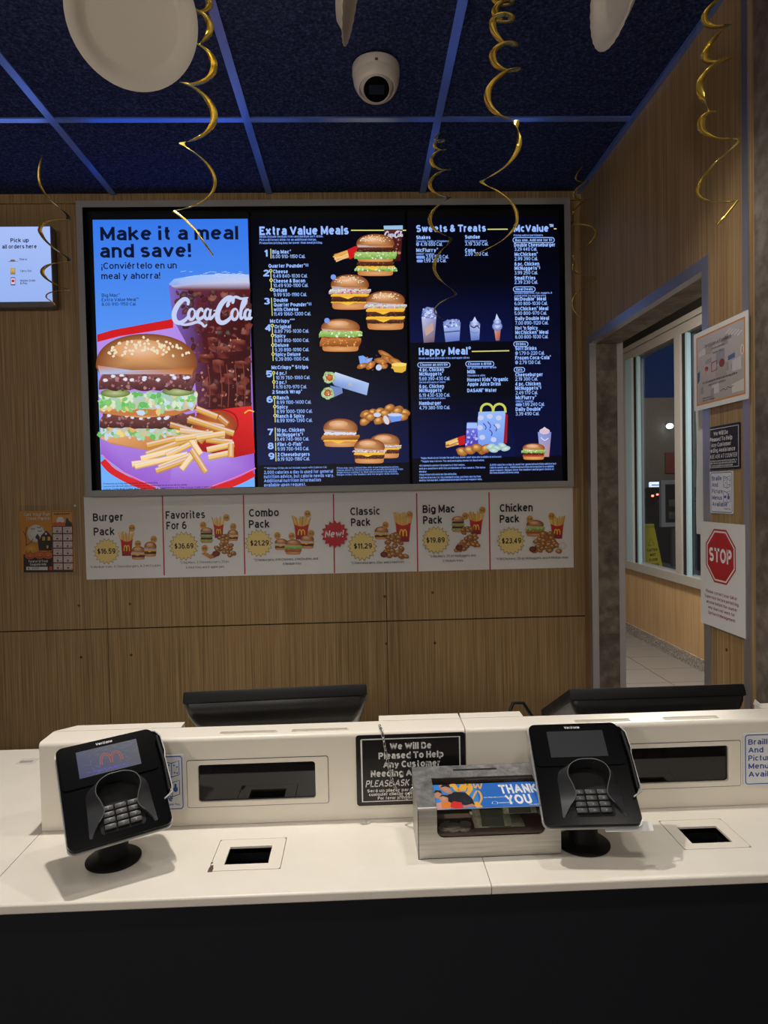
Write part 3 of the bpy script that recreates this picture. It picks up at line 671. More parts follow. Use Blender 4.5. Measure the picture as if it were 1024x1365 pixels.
scanner_well(HR, 'square scanner opening in the countertop right of the upright payment terminal')
s = MB(); zc = TOP + .0004
for (a, b, c, d) in ((-.2735, -.2655, 1.1515, 1.165), (-.272, -.267, 1.165, 1.172), (-.2735, -.270, 1.178, 1.182)): s.box((a, c, TOP), (b, d, zc))
obj('chipped_edge', s, mat('bare_core', C(90, 72, 62), .9), wl)

def riser(x0, x1, boxes, glass, slots, label, lend=True):
    """white back-riser: front panel with a rounded top edge, narrow ledge, deeper boxes, smoked slot window"""
    t = thing('counter_riser', label, 'counter riser', ((x0 + x1) / 2, RY + .04, TOP))
    gx0, gx1, gz0, gz1 = glass
    s = MB()
    inner = rrect(gx0 - .003, gz0 - .003, gx1 + .003, gz1 + .003, .006)
    zt = RT - .008
    outer = [(x1 if a > (gx0 + gx1) / 2 else x0, zt if b > (gz0 + gz1) / 2 else TOP + .001) for a, b in inner]
    s.ring(outer, inner, RY, RY + .012)
    n = 6; prof = [(RY, zt)] + [(RY + .008 - .008 * math.cos(R(90) * k / n), zt + .008 * math.sin(R(90) * k / n)) for k in range(1, n + 1)] + [(RY + .062, RT), (RY + .062, RT - .014), (RY + .012, zt)]
    s.prism(prof, x0, x1, 0, plane='yz', smooth=True)
    s.box((x0, RY + .012, TOP + .001), (x0 + .006, RY + .062, RT - .012))
    s.box((x0 + .006, RY + .05, TOP + .001), (x1, RY + .0615, RT - .014))
    obj('panel', s, WHITE2, t)
    s = MB(); s.box((x0 + .002, RY + .003, TOP), (x1 - .001, RY + .011, TOP + .001)); obj('foot_seal', s, GREY, t)
    for b0, b1 in boxes:
        s = MB(); s.prism([(b0, RY + .0625), (b1, RY + .0625), (b1, 1.412), (b0 + (.034 if b0 < -.6 else .001), 1.412)], TOP + .0005, RT + .0005, plane='xy'); obj('side_box', s, WHITE2, t)
    s = MB(); ot = rrect(gx0 - .021, gz0 - .0095, gx1 + .0245, gz1 + .0085, .004); inn = rrect(gx0, gz0, gx1, gz1, .006)
    s.ring(ot, inn, RY - .0012, RY + .004); f = obj('slot_frame', s, WHITE2, t)
    s = MB(); s.box((gx0 - .002, RY + .0042, gz0 - .002), (gx1 + .002, RY + .0072, gz1 + .002)); obj('slot_glass', s, DARKGLASS, f)
    s = MB(); s.ring(rrect(gx0 - .0222, gz0 - .0107, gx1 + .0257, gz1 + .0097, .0045), rrect(gx0 - .021, gz0 - .0095, gx1 + .0245, gz1 + .0085, .004), RY - .0004, RY + .001); obj('seam', s, GREY, f)
    for a, b, c, d in slots:
        s = MB(); pts = rrect(a, c, b, d, .0035); s.ring(rrect(a - .0015, c - .0015, b + .0015, d + .0015, .004), pts, RT - .0005, RT + .0012, plane='xy'); s.prism(pts, RT + .0002, RT + .0004, 1, plane='xy')
        obj('vent_slot', s, [WHITE2, mat('slot_shade', C(176, 168, 152), .6)], t)
    return t
riser(-.626, .1945, [(-.6255, -.372), (.028, .194)], (-.325, -.099, H - .594, H - .521), [(-.285, -.175, 1.334, 1.345), (-.145, -.035, 1.334, 1.345)], 'white counter riser behind the left payment terminal, with the assistance sign on it')
riser(.1965, WX - .003, [(.197, .325), (.828, WX - .0035)], (.494, .720, H - .590, H - .518), [(.42, .53, 1.334, 1.345), (.60, .71, 1.334, 1.345)], 'white counter riser behind the right payment terminal')
# loose slips
p = on_z(37, 1015, TOP); s = MB(); s.box((p.x - .022, p.y - .018, TOP + .0001), (p.x + .022, p.y + .018, TOP + .0007)); o = obj('price_sticker', s, mat('worn_sticker', C(214, 208, 196), .7), base=(p.x, p.y, TOP))
tag(o, 'small worn white sticker on the countertop, far left behind the terminal', 'sticker')
s = MB()
for k in range(6): s.box((p.x - .016 + k * .005, p.y - .009, TOP + .0007), (p.x - .0135 + k * .005, p.y + .004, TOP + .0008))
o['_b'] = (p.x, p.y, TOP); obj('print', s, GREY, o)
p = on_z(487, 1098, TOP); s = MB(); s.add([(p.x - .011, p.y, TOP + .0003), (p.x - .003, p.y - .006, TOP + .004), (p.x + .006, p.y - .003, TOP + .0005), (p.x + .011, p.y + .003, TOP + .005), (p.x, p.y + .007, TOP + .0015)], [(0, 1, 4), (1, 2, 4), (2, 3, 4), (4, 1, 0), (4, 2, 1), (4, 3, 2)])
tag(obj('paper_scrap', s, PAPER, base=tuple(p)), 'torn white paper scrap on the counter below the black assistance sign', 'paper scrap')

# ================================================================== MENU BOARD
FX0, FX1, FZ0, FZ1 = -1.074, .858, H + .004, H + 1.148
def pframe(x0, x1, z0, z1, w, y0, y1):
    s = MB(); o_ = [(x0, z0), (x1, z0), (x1, z1), (x0, z1)]; i_ = [(x0 + w, z0 + w), (x1 - w, z0 + w), (x1 - w, z1 - w), (x0 + w, z1 - w)]
    s.ring(o_, i_, y0, y1); return s
t = thing('menu_board_frame', 'grey metal frame around the three menu screens on the veneer wall', 'frame', ((FX0 + FX1) / 2, WY, FZ0))
obj('face', pframe(FX0, FX1, FZ0, FZ1, .024, 2.712, 2.716), FRAMEW, t)
obj('return', pframe(FX0 + .002, FX1 - .002, FZ0 + .002, FZ1 - .002, .006, 2.716, 2.7595), FRAMEW, t)
s = MB(); s.box((FX0 + .009, 2.7535, FZ0 + .009), (FX1 - .009, 2.7594, FZ1 - .009)); obj('backing', s, BLACKM, t)
s = pframe(FX0 + .018, FX1 - .018, FZ0 + .018, FZ1 - .018, .006, 2.7165, 2.752); obj('inner_lip', s, BLACKM, t)
SCR = ((-1.018, -.417), (-.404, .199), (.213, .816)); SZ0, SZ1 = H + .030, H + 1.082
SY = 2.730
labels = ('lit menu screen with blue burger-and-cola meal advert, first in the menu frame',
          'lit dark menu screen listing Extra Value Meals, middle of the menu frame',
          'lit dark menu screen headed Sweets & Treats, at the doorway end of the frame')
LB = C(150, 186, 255); LBD = C(122, 156, 235); YL = C(216, 214, 120)
screens = []; cvs = []
for (x0, x1), lab in zip(SCR, labels):
    t = thing('menu_screen', lab, 'screen', ((x0 + x1) / 2, 2.752, SZ0 - .006), 'menu board screens')
    s = MB(); s.rbox((x0 - .0055, SY + .002, SZ0 - .006), (x1 + .0055, 2.752, SZ1 + .03), .003, 1); obj('housing', s, BLACKM, t)
    screens.append(t); cvs.append(wall_canvas(SY))

# ---- screen 1: the meal advert
cv = cvs[0]; x0, x1 = SCR[0]
SKY1, SKY2 = C(52, 118, 232), C(112, 176, 255)
cv.part('display_panel')
def wrect(cv, x0, z0, x1, z1, c_top, c_bot, n=8):
    vs, cs = [], []
    for k in range(n + 1): vs += [(x0, z0 + (z1 - z0) * k / n), (x1, z0 + (z1 - z0) * k / n)]; cs += [mix(c_bot, c_top, k / n)] * 2
    cv._put(vs, [(2 * k, 2 * k + 1, 2 * k + 3, 2 * k + 2) for k in range(n)], cs)
wrect(cv, x0, SZ0, x1, SZ1, SKY1, SKY2)
cv.part('tray_picture')
PINK, PINK2 = C(178, 140, 232), C(150, 92, 206)
def grid(cv, P, K):                                   # a patch of 3 x 3 points with 3 x 3 colours
    pts = [p for r in P for p in r]; cols = [c for r in K for c in r]; nc = len(P[0])
    cv._put([cv.loc(*p) for p in pts], [(r * nc + c, r * nc + c + 1, (r + 1) * nc + c + 1, (r + 1) * nc + c) for r in range(len(P) - 1) for c in range(nc - 1)], cols)
grid(cv, [[(129.5, 452), (231, 427), (334, 436)], [(133, 560), (231, 560), (338, 560)], [(134.5, 606), (180, 640), (225, 653)]], [[PINK, PINK, PINK], [PINK, PINK, PINK2], [PINK2, PINK2, PINK2]])
grid(cv, [[(231, 560), (285, 560), (338, 560)], [(231, 610), (285, 610), (339, 608)], [(225, 653), (290, 653), (340, 632)]], [[PINK2, PINK2, PINK2], [PINK, PINK, PINK2], [PINK2, PINK2, PINK2]])
cv.poly([(129.5, 446), (150, 440), (231, 425), (231, 437), (160, 448), (129.7, 456)], C(206, 24, 30))
cv.stroke([(137, 614), (150, 628), (178, 643), (206, 653)], 9, C(214, 30, 36)); cv.stroke([(136, 606), (152, 622), (180, 637), (214, 652)], 1.6, C(236, 120, 170))
cv.stroke([(282, 653), (314, 643), (338.5, 631)], 9, C(214, 30, 36)); cv.stroke([(270, 653), (312, 637), (341, 624)], 1.6, C(236, 120, 170))
cv.part('cola_picture')
grid(cv, [[(225, 380), (262, 380), (300, 380), (333, 380)], [(230, 424), (264, 424), (300, 424), (334, 424)], [(247, 455), (272, 455), (304, 455), (334.3, 455)], [(258, 490), (278, 490), (306, 490), (334.6, 490)], [(264, 546), (284, 546), (308, 546), (335, 546)]],
     [[C(126, 104, 190), C(96, 44, 70), C(92, 36, 44), C(84, 30, 36)], [C(120, 100, 190), C(84, 26, 34), C(72, 18, 22), C(60, 12, 16)], [C(110, 70, 130), C(76, 20, 24), C(66, 14, 18), C(54, 10, 12)], [C(104, 56, 96), C(70, 16, 20), C(60, 12, 14), C(52, 10, 12)], [C(90, 40, 60), C(64, 14, 16), C(58, 12, 14), C(50, 10, 10)]])
body = [(234, 386), (333, 386), (334, 544), (268, 544), (262, 486), (250, 440), (238, 424)]
speckle(cv, body, [C(98, 30, 30), C(112, 44, 34), C(72, 16, 20), C(60, 12, 16), C(130, 66, 52), C(84, 24, 28)], 150, 2, 6.5)
for a in ((284, 456), (299, 470), (318, 460), (322, 486), (291, 488), (274, 478), (306, 505), (283, 520), (322, 520)):
    w_, h_ = rnd.uniform(6, 10), rnd.uniform(4, 8); grid(cv, [[(a[0] - w_, a[1] - h_), (a[0], a[1] - h_ - 1), (a[0] + w_, a[1] - h_ + 1)], [(a[0] - w_ + 1, a[1]), (a[0], a[1]), (a[0] + w_, a[1])], [(a[0] - w_, a[1] + h_), (a[0], a[1] + h_ + 1), (a[0] + w_ - 1, a[1] + h_)]], [[C(130, 60, 48), C(150, 84, 66), C(90, 30, 28)], [C(100, 36, 34), C(84, 22, 24), C(70, 16, 18)], [C(60, 12, 16), C(110, 50, 40), C(56, 10, 14)]])
speckle(cv, [(246, 440), (334, 440), (334, 540), (270, 540), (262, 486)], [C(150, 84, 62), C(190, 130, 106), C(46, 8, 12), C(130, 52, 40)], 60, .7, 2.4, .3)
for xx in (280, 296, 305, 316, 327): cv.stroke([(xx - 3, 486), (xx, 515), (xx - 1, 543)], 1.1, C(128, 62, 52))
cv.poly([(225, 379), (232, 372), (260, 367), (300, 365), (332, 366), (333, 382), (300, 385), (262, 386), (236, 384)], [C(140, 180, 250), C(150, 188, 250), C(170, 200, 252), C(170, 200, 252), C(170, 200, 252), C(214, 200, 210), C(200, 190, 200), C(190, 180, 210), C(140, 150, 220)])
cv.poly([(228, 381), (262, 378), (333, 377), (333, 386), (262, 388), (236, 386)], [C(190, 190, 226)] * 3 + [C(110, 50, 50)] * 3)
for k in range(26):
    a = (rnd.uniform(238, 330), rnd.uniform(362, 372)); cv.line(a[0], a[1], a[0] + rnd.uniform(3, 9), a[1] + rnd.uniform(-2, 2), .5, C(190, 214, 255))
cv.part('cola_lettering'); script_cola(cv, 231, 396, 335.5, 433, 4.1, C(196, 206, 240))
cv.part('burger_picture')
cv.poly([(134, 578), (255, 575), (240, 596), (200, 601), (150, 592), (135, 585)], [BUNL, BUN, BUND, BUN, BUN, BUNL])
band(cv, 134, 258, 566, 582, C(186, 190, 200), C(214, 190, 130), 2)
speckle(cv, [(134, 568), (254, 568), (250, 586), (134, 582)], [C(160, 206, 160), C(190, 214, 236), C(110, 180, 90), C(236, 210, 130), C(226, 170, 90)], 70, 1.5, 5)
band(cv, 133, 260, 551, 571, C(120, 66, 62), C(70, 30, 30), 1.5); speckle(cv, [(134, 552), (256, 550), (254, 569), (134, 569)], [C(140, 84, 84), C(80, 36, 36), C(160, 104, 110)], 60, 1, 3)
for k in range(9): cv.ell(rnd.uniform(138, 246), rnd.uniform(553, 561), 2.8, 2.2, C(206, 210, 236), C(236, 232, 240), jit=.2, n=9)
cv.poly([(132.5, 543), (262, 536), (262, 545), (232, 554), (190, 557), (150, 553), (133, 550)], [BUNL, BUN, BUND, BUN, BUNL, BUN, BUN])
band(cv, 132, 263, 524, 547, C(160, 206, 190), C(200, 190, 170), 2.5)
speckle(cv, [(132, 526), (264, 522), (262, 540), (210, 552), (134, 546)], [C(150, 206, 150), C(190, 220, 246), C(96, 184, 84), C(214, 228, 200), C(226, 200, 130), C(120, 196, 100)], 130, 1.6, 6)
for a in ((154, 524, 20, 6), (238, 522, 22, 6)): cv.ell(*a, C(96, 120, 40), C(186, 196, 140), n=18)
band(cv, 132, 261, 497, 520, C(132, 78, 78), C(78, 34, 36), 1.8); speckle(cv, [(133, 499), (258, 498), (256, 518), (133, 519)], [C(150, 96, 100), C(84, 38, 40), C(170, 120, 126)], 80, 1, 3.4)
for k in range(12): cv.ell(rnd.uniform(136, 252), rnd.uniform(499, 507), 3.2, 2.4, C(206, 206, 226), C(240, 236, 240), jit=.2, n=9)
buntop(cv, 128, 445, 263, 499, 70, .85)
cv.part('fries_picture')
cv.poly([(262, 556), (290, 546), (336, 541), (340, 604), (312, 610), (262, 600)], [C(206, 20, 24), C(214, 30, 34), C(226, 40, 40), C(190, 16, 20), C(170, 10, 14), C(150, 10, 12)])
cv.ell(286, 568, 30, 22, C(150, 60, 30), C(196, 104, 44), .1); cv.stroke([(262, 552), (290, 546), (312, 552), (317, 568), (308, 584), (313, 606)], 2, C(150, 14, 18))
cv.stroke([(326, 551), (332, 547), (339, 549)], 1.6, C(246, 190, 60))
FR = [C(240, 196, 120), C(226, 170, 84), C(250, 214, 150), C(206, 140, 60), C(232, 190, 140)]
for (a, b, c, d) in [(262, 545, 290, 556), (250, 560, 300, 570), (292, 556, 304, 566), (252, 558, 312, 578), (227, 566, 290, 584), (196, 594, 255, 580), (195, 606, 262, 582), (188, 612, 240, 598), (222, 608, 262, 588), (176, 619, 232, 612), (180, 622, 250, 606), (212, 624, 262, 604), (208, 628, 258, 610), (242, 626, 262, 600), (248, 576, 268, 606), (256, 600, 275, 630), (266, 590, 278, 575), (275, 586, 330 - 20, 590), (276, 600, 312, 592), (278, 610, 306, 604), (240, 574, 300, 582), (308, 592, 308, 610), (234, 586, 284, 578), (262, 584, 300, 578)]:
    col = rnd.choice(FR); cv.line(a, b, c, d, 8.2, mix(col, C(110, 60, 20), .45)); cv.line(a, b - .8, c, d - .8, 6.2, col); cv.line(a, b - 2.2, c, d - 2.2, 2, mix(col, C(220, 226, 255), .55))
cv.part('headline_lettering')
DK = C(12, 20, 52)
cv.text('Make it a meal', 134, 321, 318, 18.2, DK, .022); cv.text('and save!', 134, 344, 255, 18.2, DK, .022)
cv.text('¡Conviértelo en un', 135.5, 359, 236, 8.6, DK, .012); cv.text('meal y ahorra!', 135.5, 372.5, 214, 8.6, DK, .012)
cv.part('price_text')
cv.text('Big Mac®', 136, 396, 160, 4.4, DK, .004); cv.text('Extra Value Meal™', 136, 402, 185, 4.4, DK, .004); cv.text('8.00 910-1150 Cal.', 136, 408, 182, 4.4, DK, .004)
cv.part('note_text')
cv.text('Promotion pricing may be lower than meal pricing.', 138, 646, 211, 2.2, DK); cv.text('Los precios de la promoción pueden ser más bajos que los precios de los meals.', 138, 649.5, 250, 2.2, DK)
cv.text('Coca-Cola and Coke are registered trademarks of The Coca-Cola Company.', 138, 653, 288, 2.2, DK)
cv.build(screens[0], INK_S, True)

# ---- screen 2: Extra Value Meals
cv = cvs[1]; x0, x1 = SCR[1]
NB, NB2 = C(1, 2, 14), C(3, 6, 34)
cv.part('display_panel'); wrect(cv, x0, SZ0, x1, SZ1, NB, NB)
wrect(cv, x0, SZ0 + .085, x1, SZ0 + .46, NB, C(10, 20, 66))
cv.part('heading_text'); cv.text('Extra Value Meals', 346, 313.5, 465, 11.5, LB, .03)
cv.part('heading_rule'); cv.line(468, 307, 541.5, 307, 1.5, YL)
cv.part('note_text')
for k, (tx_, xe) in enumerate((('Meals include medium fries and medium soft drink.', 431), ('Pick a different drink for an additional charge.', 422), ('Promotion pricing may be lower than meal pricing.', 430))): cv.text(tx_, 346, 317 + k * 4.2, xe, 3, LBD, .03)
cv.text('*** McCrispy Strips do not include sauce with 2 pieces Cal.', 352, 625.5, 436, 2.6, LBD, .02)
for k, (tx_, xe) in enumerate((('2,000 calories a day is used for general', 444), ('nutrition advice, but calorie needs vary.', 445.5), ('Additional nutrition information', 428), ('available upon request.', 408))): cv.text(tx_, 352, 632 + k * 5.6, xe, 4.6, LBD, .025)
for k, (tx_, xe) in enumerate((('Prices may vary. Limited time only at participating locations.', 532), ('Calories shown for the listed items as served with the standard recipe.', 538), ('Weight before cooking 4 oz. Meal calories include fries and drink.', 530), ('Ranges reflect the smallest and the largest drink choices.', 532))): cv.text(tx_, 449, 625 + k * 3, xe, 2.3, LBD, .02)
cv.text('©2025 McDonald\'s', 524, 649, 544, 2.6, LBD, .02)
cv.part('number_text')
for d, xa, ya, xb in (('1', 352.5, 342, 357), ('2', 351, 368.5, 359), ('3', 352, 406, 360), ('4', 353, 441.5, 361), ('5', 355, 503, 363), ('6', 355.5, 537, 364), ('7', 357, 580.5, 364.5), ('8', 357, 599, 365), ('9', 358, 612.5, 366)): cv.text(d, xa, ya, xb, 9, LB, .03)
cv.part('number_rule')
for xa, ya, xb, yb in ((361, 331.5, 361.3, 344.5), (361, 361, 362, 386), (362, 397, 363, 421), (363, 433, 364.2, 481), (364.8, 496, 365.4, 518), (366, 530, 367, 563), (367, 570, 367.4, 588), (367.4, 590, 367.7, 601), (367.7, 603, 368, 615)): cv.line(xa, ya, xb, yb, 1.1, YL)
for xa, ya in ((361, 361), (361.5, 373.5), (362, 386), (363, 434), (363.4, 447), (363.8, 460), (364.2, 472), (364.8, 497), (365.2, 509), (366, 530), (366.4, 542), (366.8, 554)): cv.ell(xa, ya, 2.3, 2.3, YL, n=12); cv.ell(xa, ya, 1.1, 1.1, NB, n=8)
cv.part('item_text')
for tx_, xa, y, xb in (('Big Mac®', 363, 338.3, 388), ('Quarter Pounder®††', 358, 357, 411), ('Cheese', 364, 364.5, 384), ('Cheese & Bacon', 364.5, 377, 407), ('Deluxe', 364.5, 389.3, 383), ('Double', 365, 402.6, 384), ('Quarter Pounder®††', 365, 408.8, 415), ('with Cheese', 365, 415, 398), ('McCrispy®®®', 360, 430.5, 393), ('Original', 366, 438, 388), ('Spicy', 366, 450.3, 381), ('Deluxe', 366.5, 462.7, 385), ('Spicy Deluxe', 367, 475, 401), ('McCrispy™ Strips', 362, 492.3, 411), ('4 pc.‡', 368, 500, 382), ('3 pc.‡', 368, 512.2, 382), ('2 Snack Wrap®', 363, 525, 403), ('Ranch', 369, 532.7, 385), ('Spicy', 369, 545, 384), ('Ranch & Spicy', 369, 557.3, 406), ('10 pc. Chicken', 369, 576, 406), ('McNuggets®†', 369, 582, 404), ('Filet-O-Fish®', 370, 595, 403.5), ('2 Cheeseburgers', 370, 608.5, 413)): cv.text(tx_, xa, y, xb, 5, LB, .035)
cv.part('price_text')
for tx_, xa, y, xb in (('8.00 910-1150 Cal.', 363, 344.4, 407), ('9.49 840-1030 Cal.', 364, 370.4, 410), ('10.49 930-1100 Cal.', 364.5, 383, 411), ('9.99 930-1190 Cal.', 365, 395.3, 409), ('11.49 1060-1300 Cal.', 365, 421, 414.5), ('8.89 790-1030 Cal.', 366, 444, 412), ('8.89 850-1000 Cal.', 366, 456.4, 412), ('9.39 890-1090 Cal.', 366.5, 468.8, 412), ('9.39 890-1100 Cal.', 367, 481.2, 412), ('10.19 760-1060 Cal.', 368, 506, 413.5), ('9.19 670-970 Cal.', 368, 518.3, 409), ('8.99 1100-1400 Cal.', 369, 538.8, 415), ('8.99 1000-1300 Cal.', 369, 551, 416.5), ('8.99 1090-1390 Cal.', 369, 563.2, 416.5), ('9.49 740-960 Cal.', 369, 588, 412), ('9.99 700-940 Cal.', 370, 601, 412), ('8.19 920-1180 Cal.', 370, 614.5, 413)): cv.text(tx_, xa, y, xb, 4.8, LB, .012)
cv.part('meal_picture')
cv.poly([(512, 304), (537, 304), (534, 348), (515, 348)], [C(90, 40, 44), C(80, 30, 34), C(60, 12, 14), C(56, 10, 12)]); speckle(cv, [(514, 318), (536, 318), (533, 346), (516, 346)], [C(150, 70, 50), C(60, 14, 14), C(190, 120, 90)], 30, .8, 2.4)
cv.poly([(511.5, 301), (537, 300.5), (537, 306), (512, 306)], C(150, 190, 226)); script_cola(cv, 513, 308, 537, 317, 1.2, C(206, 206, 226))
for k in range(11): a = (444 + rnd.uniform(0, 5), 339 + k * .9 + rnd.uniform(-1, 1)); cv.line(a[0], a[1], a[0] + 20, a[1] - 6 + rnd.uniform(-3, 3), 2, rnd.choice(FR))
cv.poly([(463, 333), (474, 328), (481, 330), (480, 340), (466, 346)], C(200, 26, 30))
burger(cv, 474, 312, 527, 368, [('top', .33), ('patty', .11), ('lettuce', .17), ('bun', .08), ('patty', .1), ('cheese', .04), ('lettuce', .08), ('bun', .13)], 45)
cv.part('burger_picture'); burger(cv, 440, 366, 493, 413, [('top', .42), ('onion', .14), ('cheese', .08), ('patty', .14), ('cheese', .04), ('bun', .2)], 40); cv.ell(444.5, 369.5, 3.6, 3.6, LBD, n=14)
cv.part('burger_picture#2'); burger(cv, 487, 388, 541, 440, [('top', .36), ('onion', .1), ('cheese', .1), ('patty', .12), ('cheese', .09), ('patty', .1), ('bun', .18)], 45)
cv.part('burger_picture#3'); burger(cv, 427, 425, 481, 469, [('top', .40), ('lettuce', .18), ('tomato', .04), ('chicken', .26), ('bun', .18)], 0, .3); cv.ell(436, 427.5, 3.6, 3.6, LBD, n=14)
cv.part('strips_picture')
cv.poly([(478, 475), (484, 474), (490, 478), (497, 477), (494, 484), (480, 485)], C(122, 166, 240))
for a in ((483, 488, 8, 3.6, -.3), (494, 487, 8, 4.4, -.7), (508, 481, 10, 4.4, .1), (514, 473, 12, 3.6, .5), (519, 480, 13, 4, .55), (510, 488, 8, 4, 0), (527, 482, 10, 4, .4)): cv.ell(*a[:4], C(140, 78, 32), C(222, 150, 78), a[4], 14, .1)
speckle(cv, [(478, 482), (505, 468), (540, 486), (520, 494), (480, 494)], [C(232, 170, 96), C(150, 86, 36)], 30, .6, 1.6)
cv.ell(505, 490, 4, 4, C(190, 206, 240)); cv.poly([(522, 487), (542, 484), (541, 494), (536, 497), (526, 496)], C(226, 180, 60)); cv.ell(532, 486, 10, 2.6, C(246, 216, 110))
cv.part('wrap_picture')
cv.poly([(447, 496), (492, 511), (489, 527), (446, 514), (440, 506)], [C(206, 216, 242), C(170, 196, 240), C(150, 176, 226), C(120, 144, 206), C(150, 176, 230)])
cv.poly([(440, 514), (456, 517), (457, 524), (444, 530)], C(110, 134, 190))
for a in ((439, 503), (437, 524)):
    cv.ell(a[0], a[1], 8.5, 8, C(150, 196, 130), C(236, 236, 220), n=18, jit=.12); cv.ell(a[0], a[1], 5, 4.6, C(150, 70, 30), C(226, 120, 60), n=12, jit=.15); speckle(cv, [(a[0] - 7, a[1] - 6), (a[0] + 7, a[1] - 6), (a[0] + 7, a[1] + 6), (a[0] - 7, a[1] + 6)], [C(214, 230, 214), C(130, 180, 90), C(206, 100, 50)], 14, .7, 1.6)
arches(cv, 465, 511, 469, 515, .7, C(206, 190, 120))
cv.part('nuggets_picture'); nuggets(cv, [(519, 544), (531, 546), (540, 550), (497, 550), (487, 552), (506, 549), (489, 553), (513, 551), (526, 553), (530, 548), (486, 562), (505, 561), (515, 560), (494, 556), (537, 556)], 6.4)
cv.ell(503, 553, 5, 3, C(206, 206, 226)); cv.poly([(517, 553), (536, 552), (534, 561), (522, 563)], C(110, 150, 236)); cv.ell(526.5, 553, 9.6, 2.2, C(190, 206, 246)); cv.ell(515, 560, 3.4, 6.4, C(214, 210, 220), rot=-.4)
cv.part('fish_burger_picture'); burger(cv, 430, 558, 478, 596, [('top', .5), ('mayo', .1), ('fish', .18), ('cheese', .06), ('bun', .2)], 0, .35)
cv.part('cheeseburger_picture'); burger(cv, 492, 578, 534, 611, [('top', .46), ('onion', .1), ('cheese', .08), ('patty', .14), ('bun', .2)], 0, .3); burger(cv, 471, 585, 514, 618, [('top', .46), ('onion', .08), ('cheese', .10), ('patty', .14), ('bun', .2)], 0, .3)
cv.build(screens[1], INK_S, True)

# ---- screen 3: Sweets & Treats, Happy Meal, value list
cv = cvs[2]; x0, x1 = SCR[2]
cv.part('display_panel'); wrect(cv, x0, SZ0, x1, SZ1, NB, NB)
for pz0, pz1 in ((SZ0 + .56, SZ0 + .80), (SZ0 + .1, SZ0 + .36)): wrect(cv, x0, pz0, x1 - .19, pz1, NB, C(6, 16, 66))
wrect(cv, x1 - .19, SZ0 + .1, x1, SZ0 + .9, NB, C(3, 10, 52))
cv.part('heading_text'); cv.text('Sweets & Treats', 555, 309.5, 648, 9.6, LB, .03); cv.text('McValue™', 685, 309.3, 738, 9.6, LB, .03); cv.text('Happy Meal®', 558.5, 473.5, 628, 10, LB, .03)
cv.part('heading_rule'); cv.line(650, 305.7, 677, 305.5, 1.4, YL); cv.line(738.5, 305, 742, 305, 1.4, YL); cv.line(629, 468.5, 679, 467.5, 1.4, YL)
cv.part('item_text')
for tx_, xa, y, xb in (('Shakes', 555, 319, 574), ('McFlurry®', 555, 336, 584), ('Sundae', 620, 318.3, 640), ('Cone', 620, 336, 634), ('Double Cheeseburger', 685.5, 329, 740), ('McChicken®', 686, 341.5, 717), ('6 pc. Chicken', 686, 354.3, 719), ('McNuggets®†', 686, 360, 720), ('Small Fries', 686, 373, 714), ('McDouble® Meal', 686, 401, 728), ('McChicken® Meal', 686, 414, 731), ('Daily Double Meal', 687, 427, 732), ("Hot 'n Spicy", 687, 439.8, 717), ('McChicken® Meal', 687, 445.6, 731), ('Soft Drinks', 687, 467, 715.5), ('Frozen Coca-Cola®', 687, 479.5, 734.5), ('Cheeseburger', 687, 502, 723.5), ('4 pc. Chicken', 687, 514.3, 721), ('McNuggets®‡', 687, 520, 721.5), ('McFlurry®', 687.5, 532.5, 715), ('Daily Double®', 687.5, 548, 723), ('4 pc. Chicken', 559, 495.3, 592), ('McNuggets®', 559, 501, 591), ('6 pc. Chicken', 559, 517.6, 592), ('McNuggets®', 559, 523, 591), ('Hamburger', 559, 540, 588), ('Milk', 623, 498, 634), ('Honest Kids® Organic', 623, 508.7, 677.5), ('Apple Juice Drink', 623, 514.7, 668), ('DASANI® Water', 623, 523, 662)): cv.text(tx_, xa, y, xb, 5, LB, .035)
cv.part('price_text')
for tx_, xa, y, xb in (('Ⓢ 4.19 650 Cal.', 555, 328, 590), ('3.59 520 Cal.', 568, 344.7, 598), ('1.99 240 Cal.', 565, 349.8, 595), ('3.19 330 Cal.', 620, 327.5, 651), ('2.09 200 Cal.', 620, 341, 651), ('3.29 440 Cal.', 686, 334.5, 716), ('2.99 390 Cal.', 686, 347.3, 717), ('3.99 250 Cal.', 686, 366, 717), ('2.39 230 Cal.', 686, 378.6, 717), ('6.00 800-1030 Cal.', 686, 407, 730), ('5.00 800-970 Cal.', 686, 420, 729), ('7.00 890-1120 Cal.', 687, 433, 731), ('6.00 800-1030 Cal.', 687, 451.5, 731), ('Ⓢ 1.79 0-220 Cal.', 687, 473.3, 726), ('Ⓢ 2.79 130 Cal.', 687, 485.6, 721), ('2.19 300 Cal.', 687, 507.7, 717), ('2.49 170 Cal.', 687.5, 526, 717), ('1.99 240 Cal.', 697, 541.5, 726), ('3.39 490 Cal.', 687.5, 554, 719), ('5.69 390-430 Cal.', 559, 507.3, 600), ('6.19 430-530 Cal.', 559, 529.3, 600), ('4.79 380-510 Cal.', 559, 546, 600)): cv.text(tx_, xa, y, xb, 4.8, LB, .012)
cv.part('note_text')
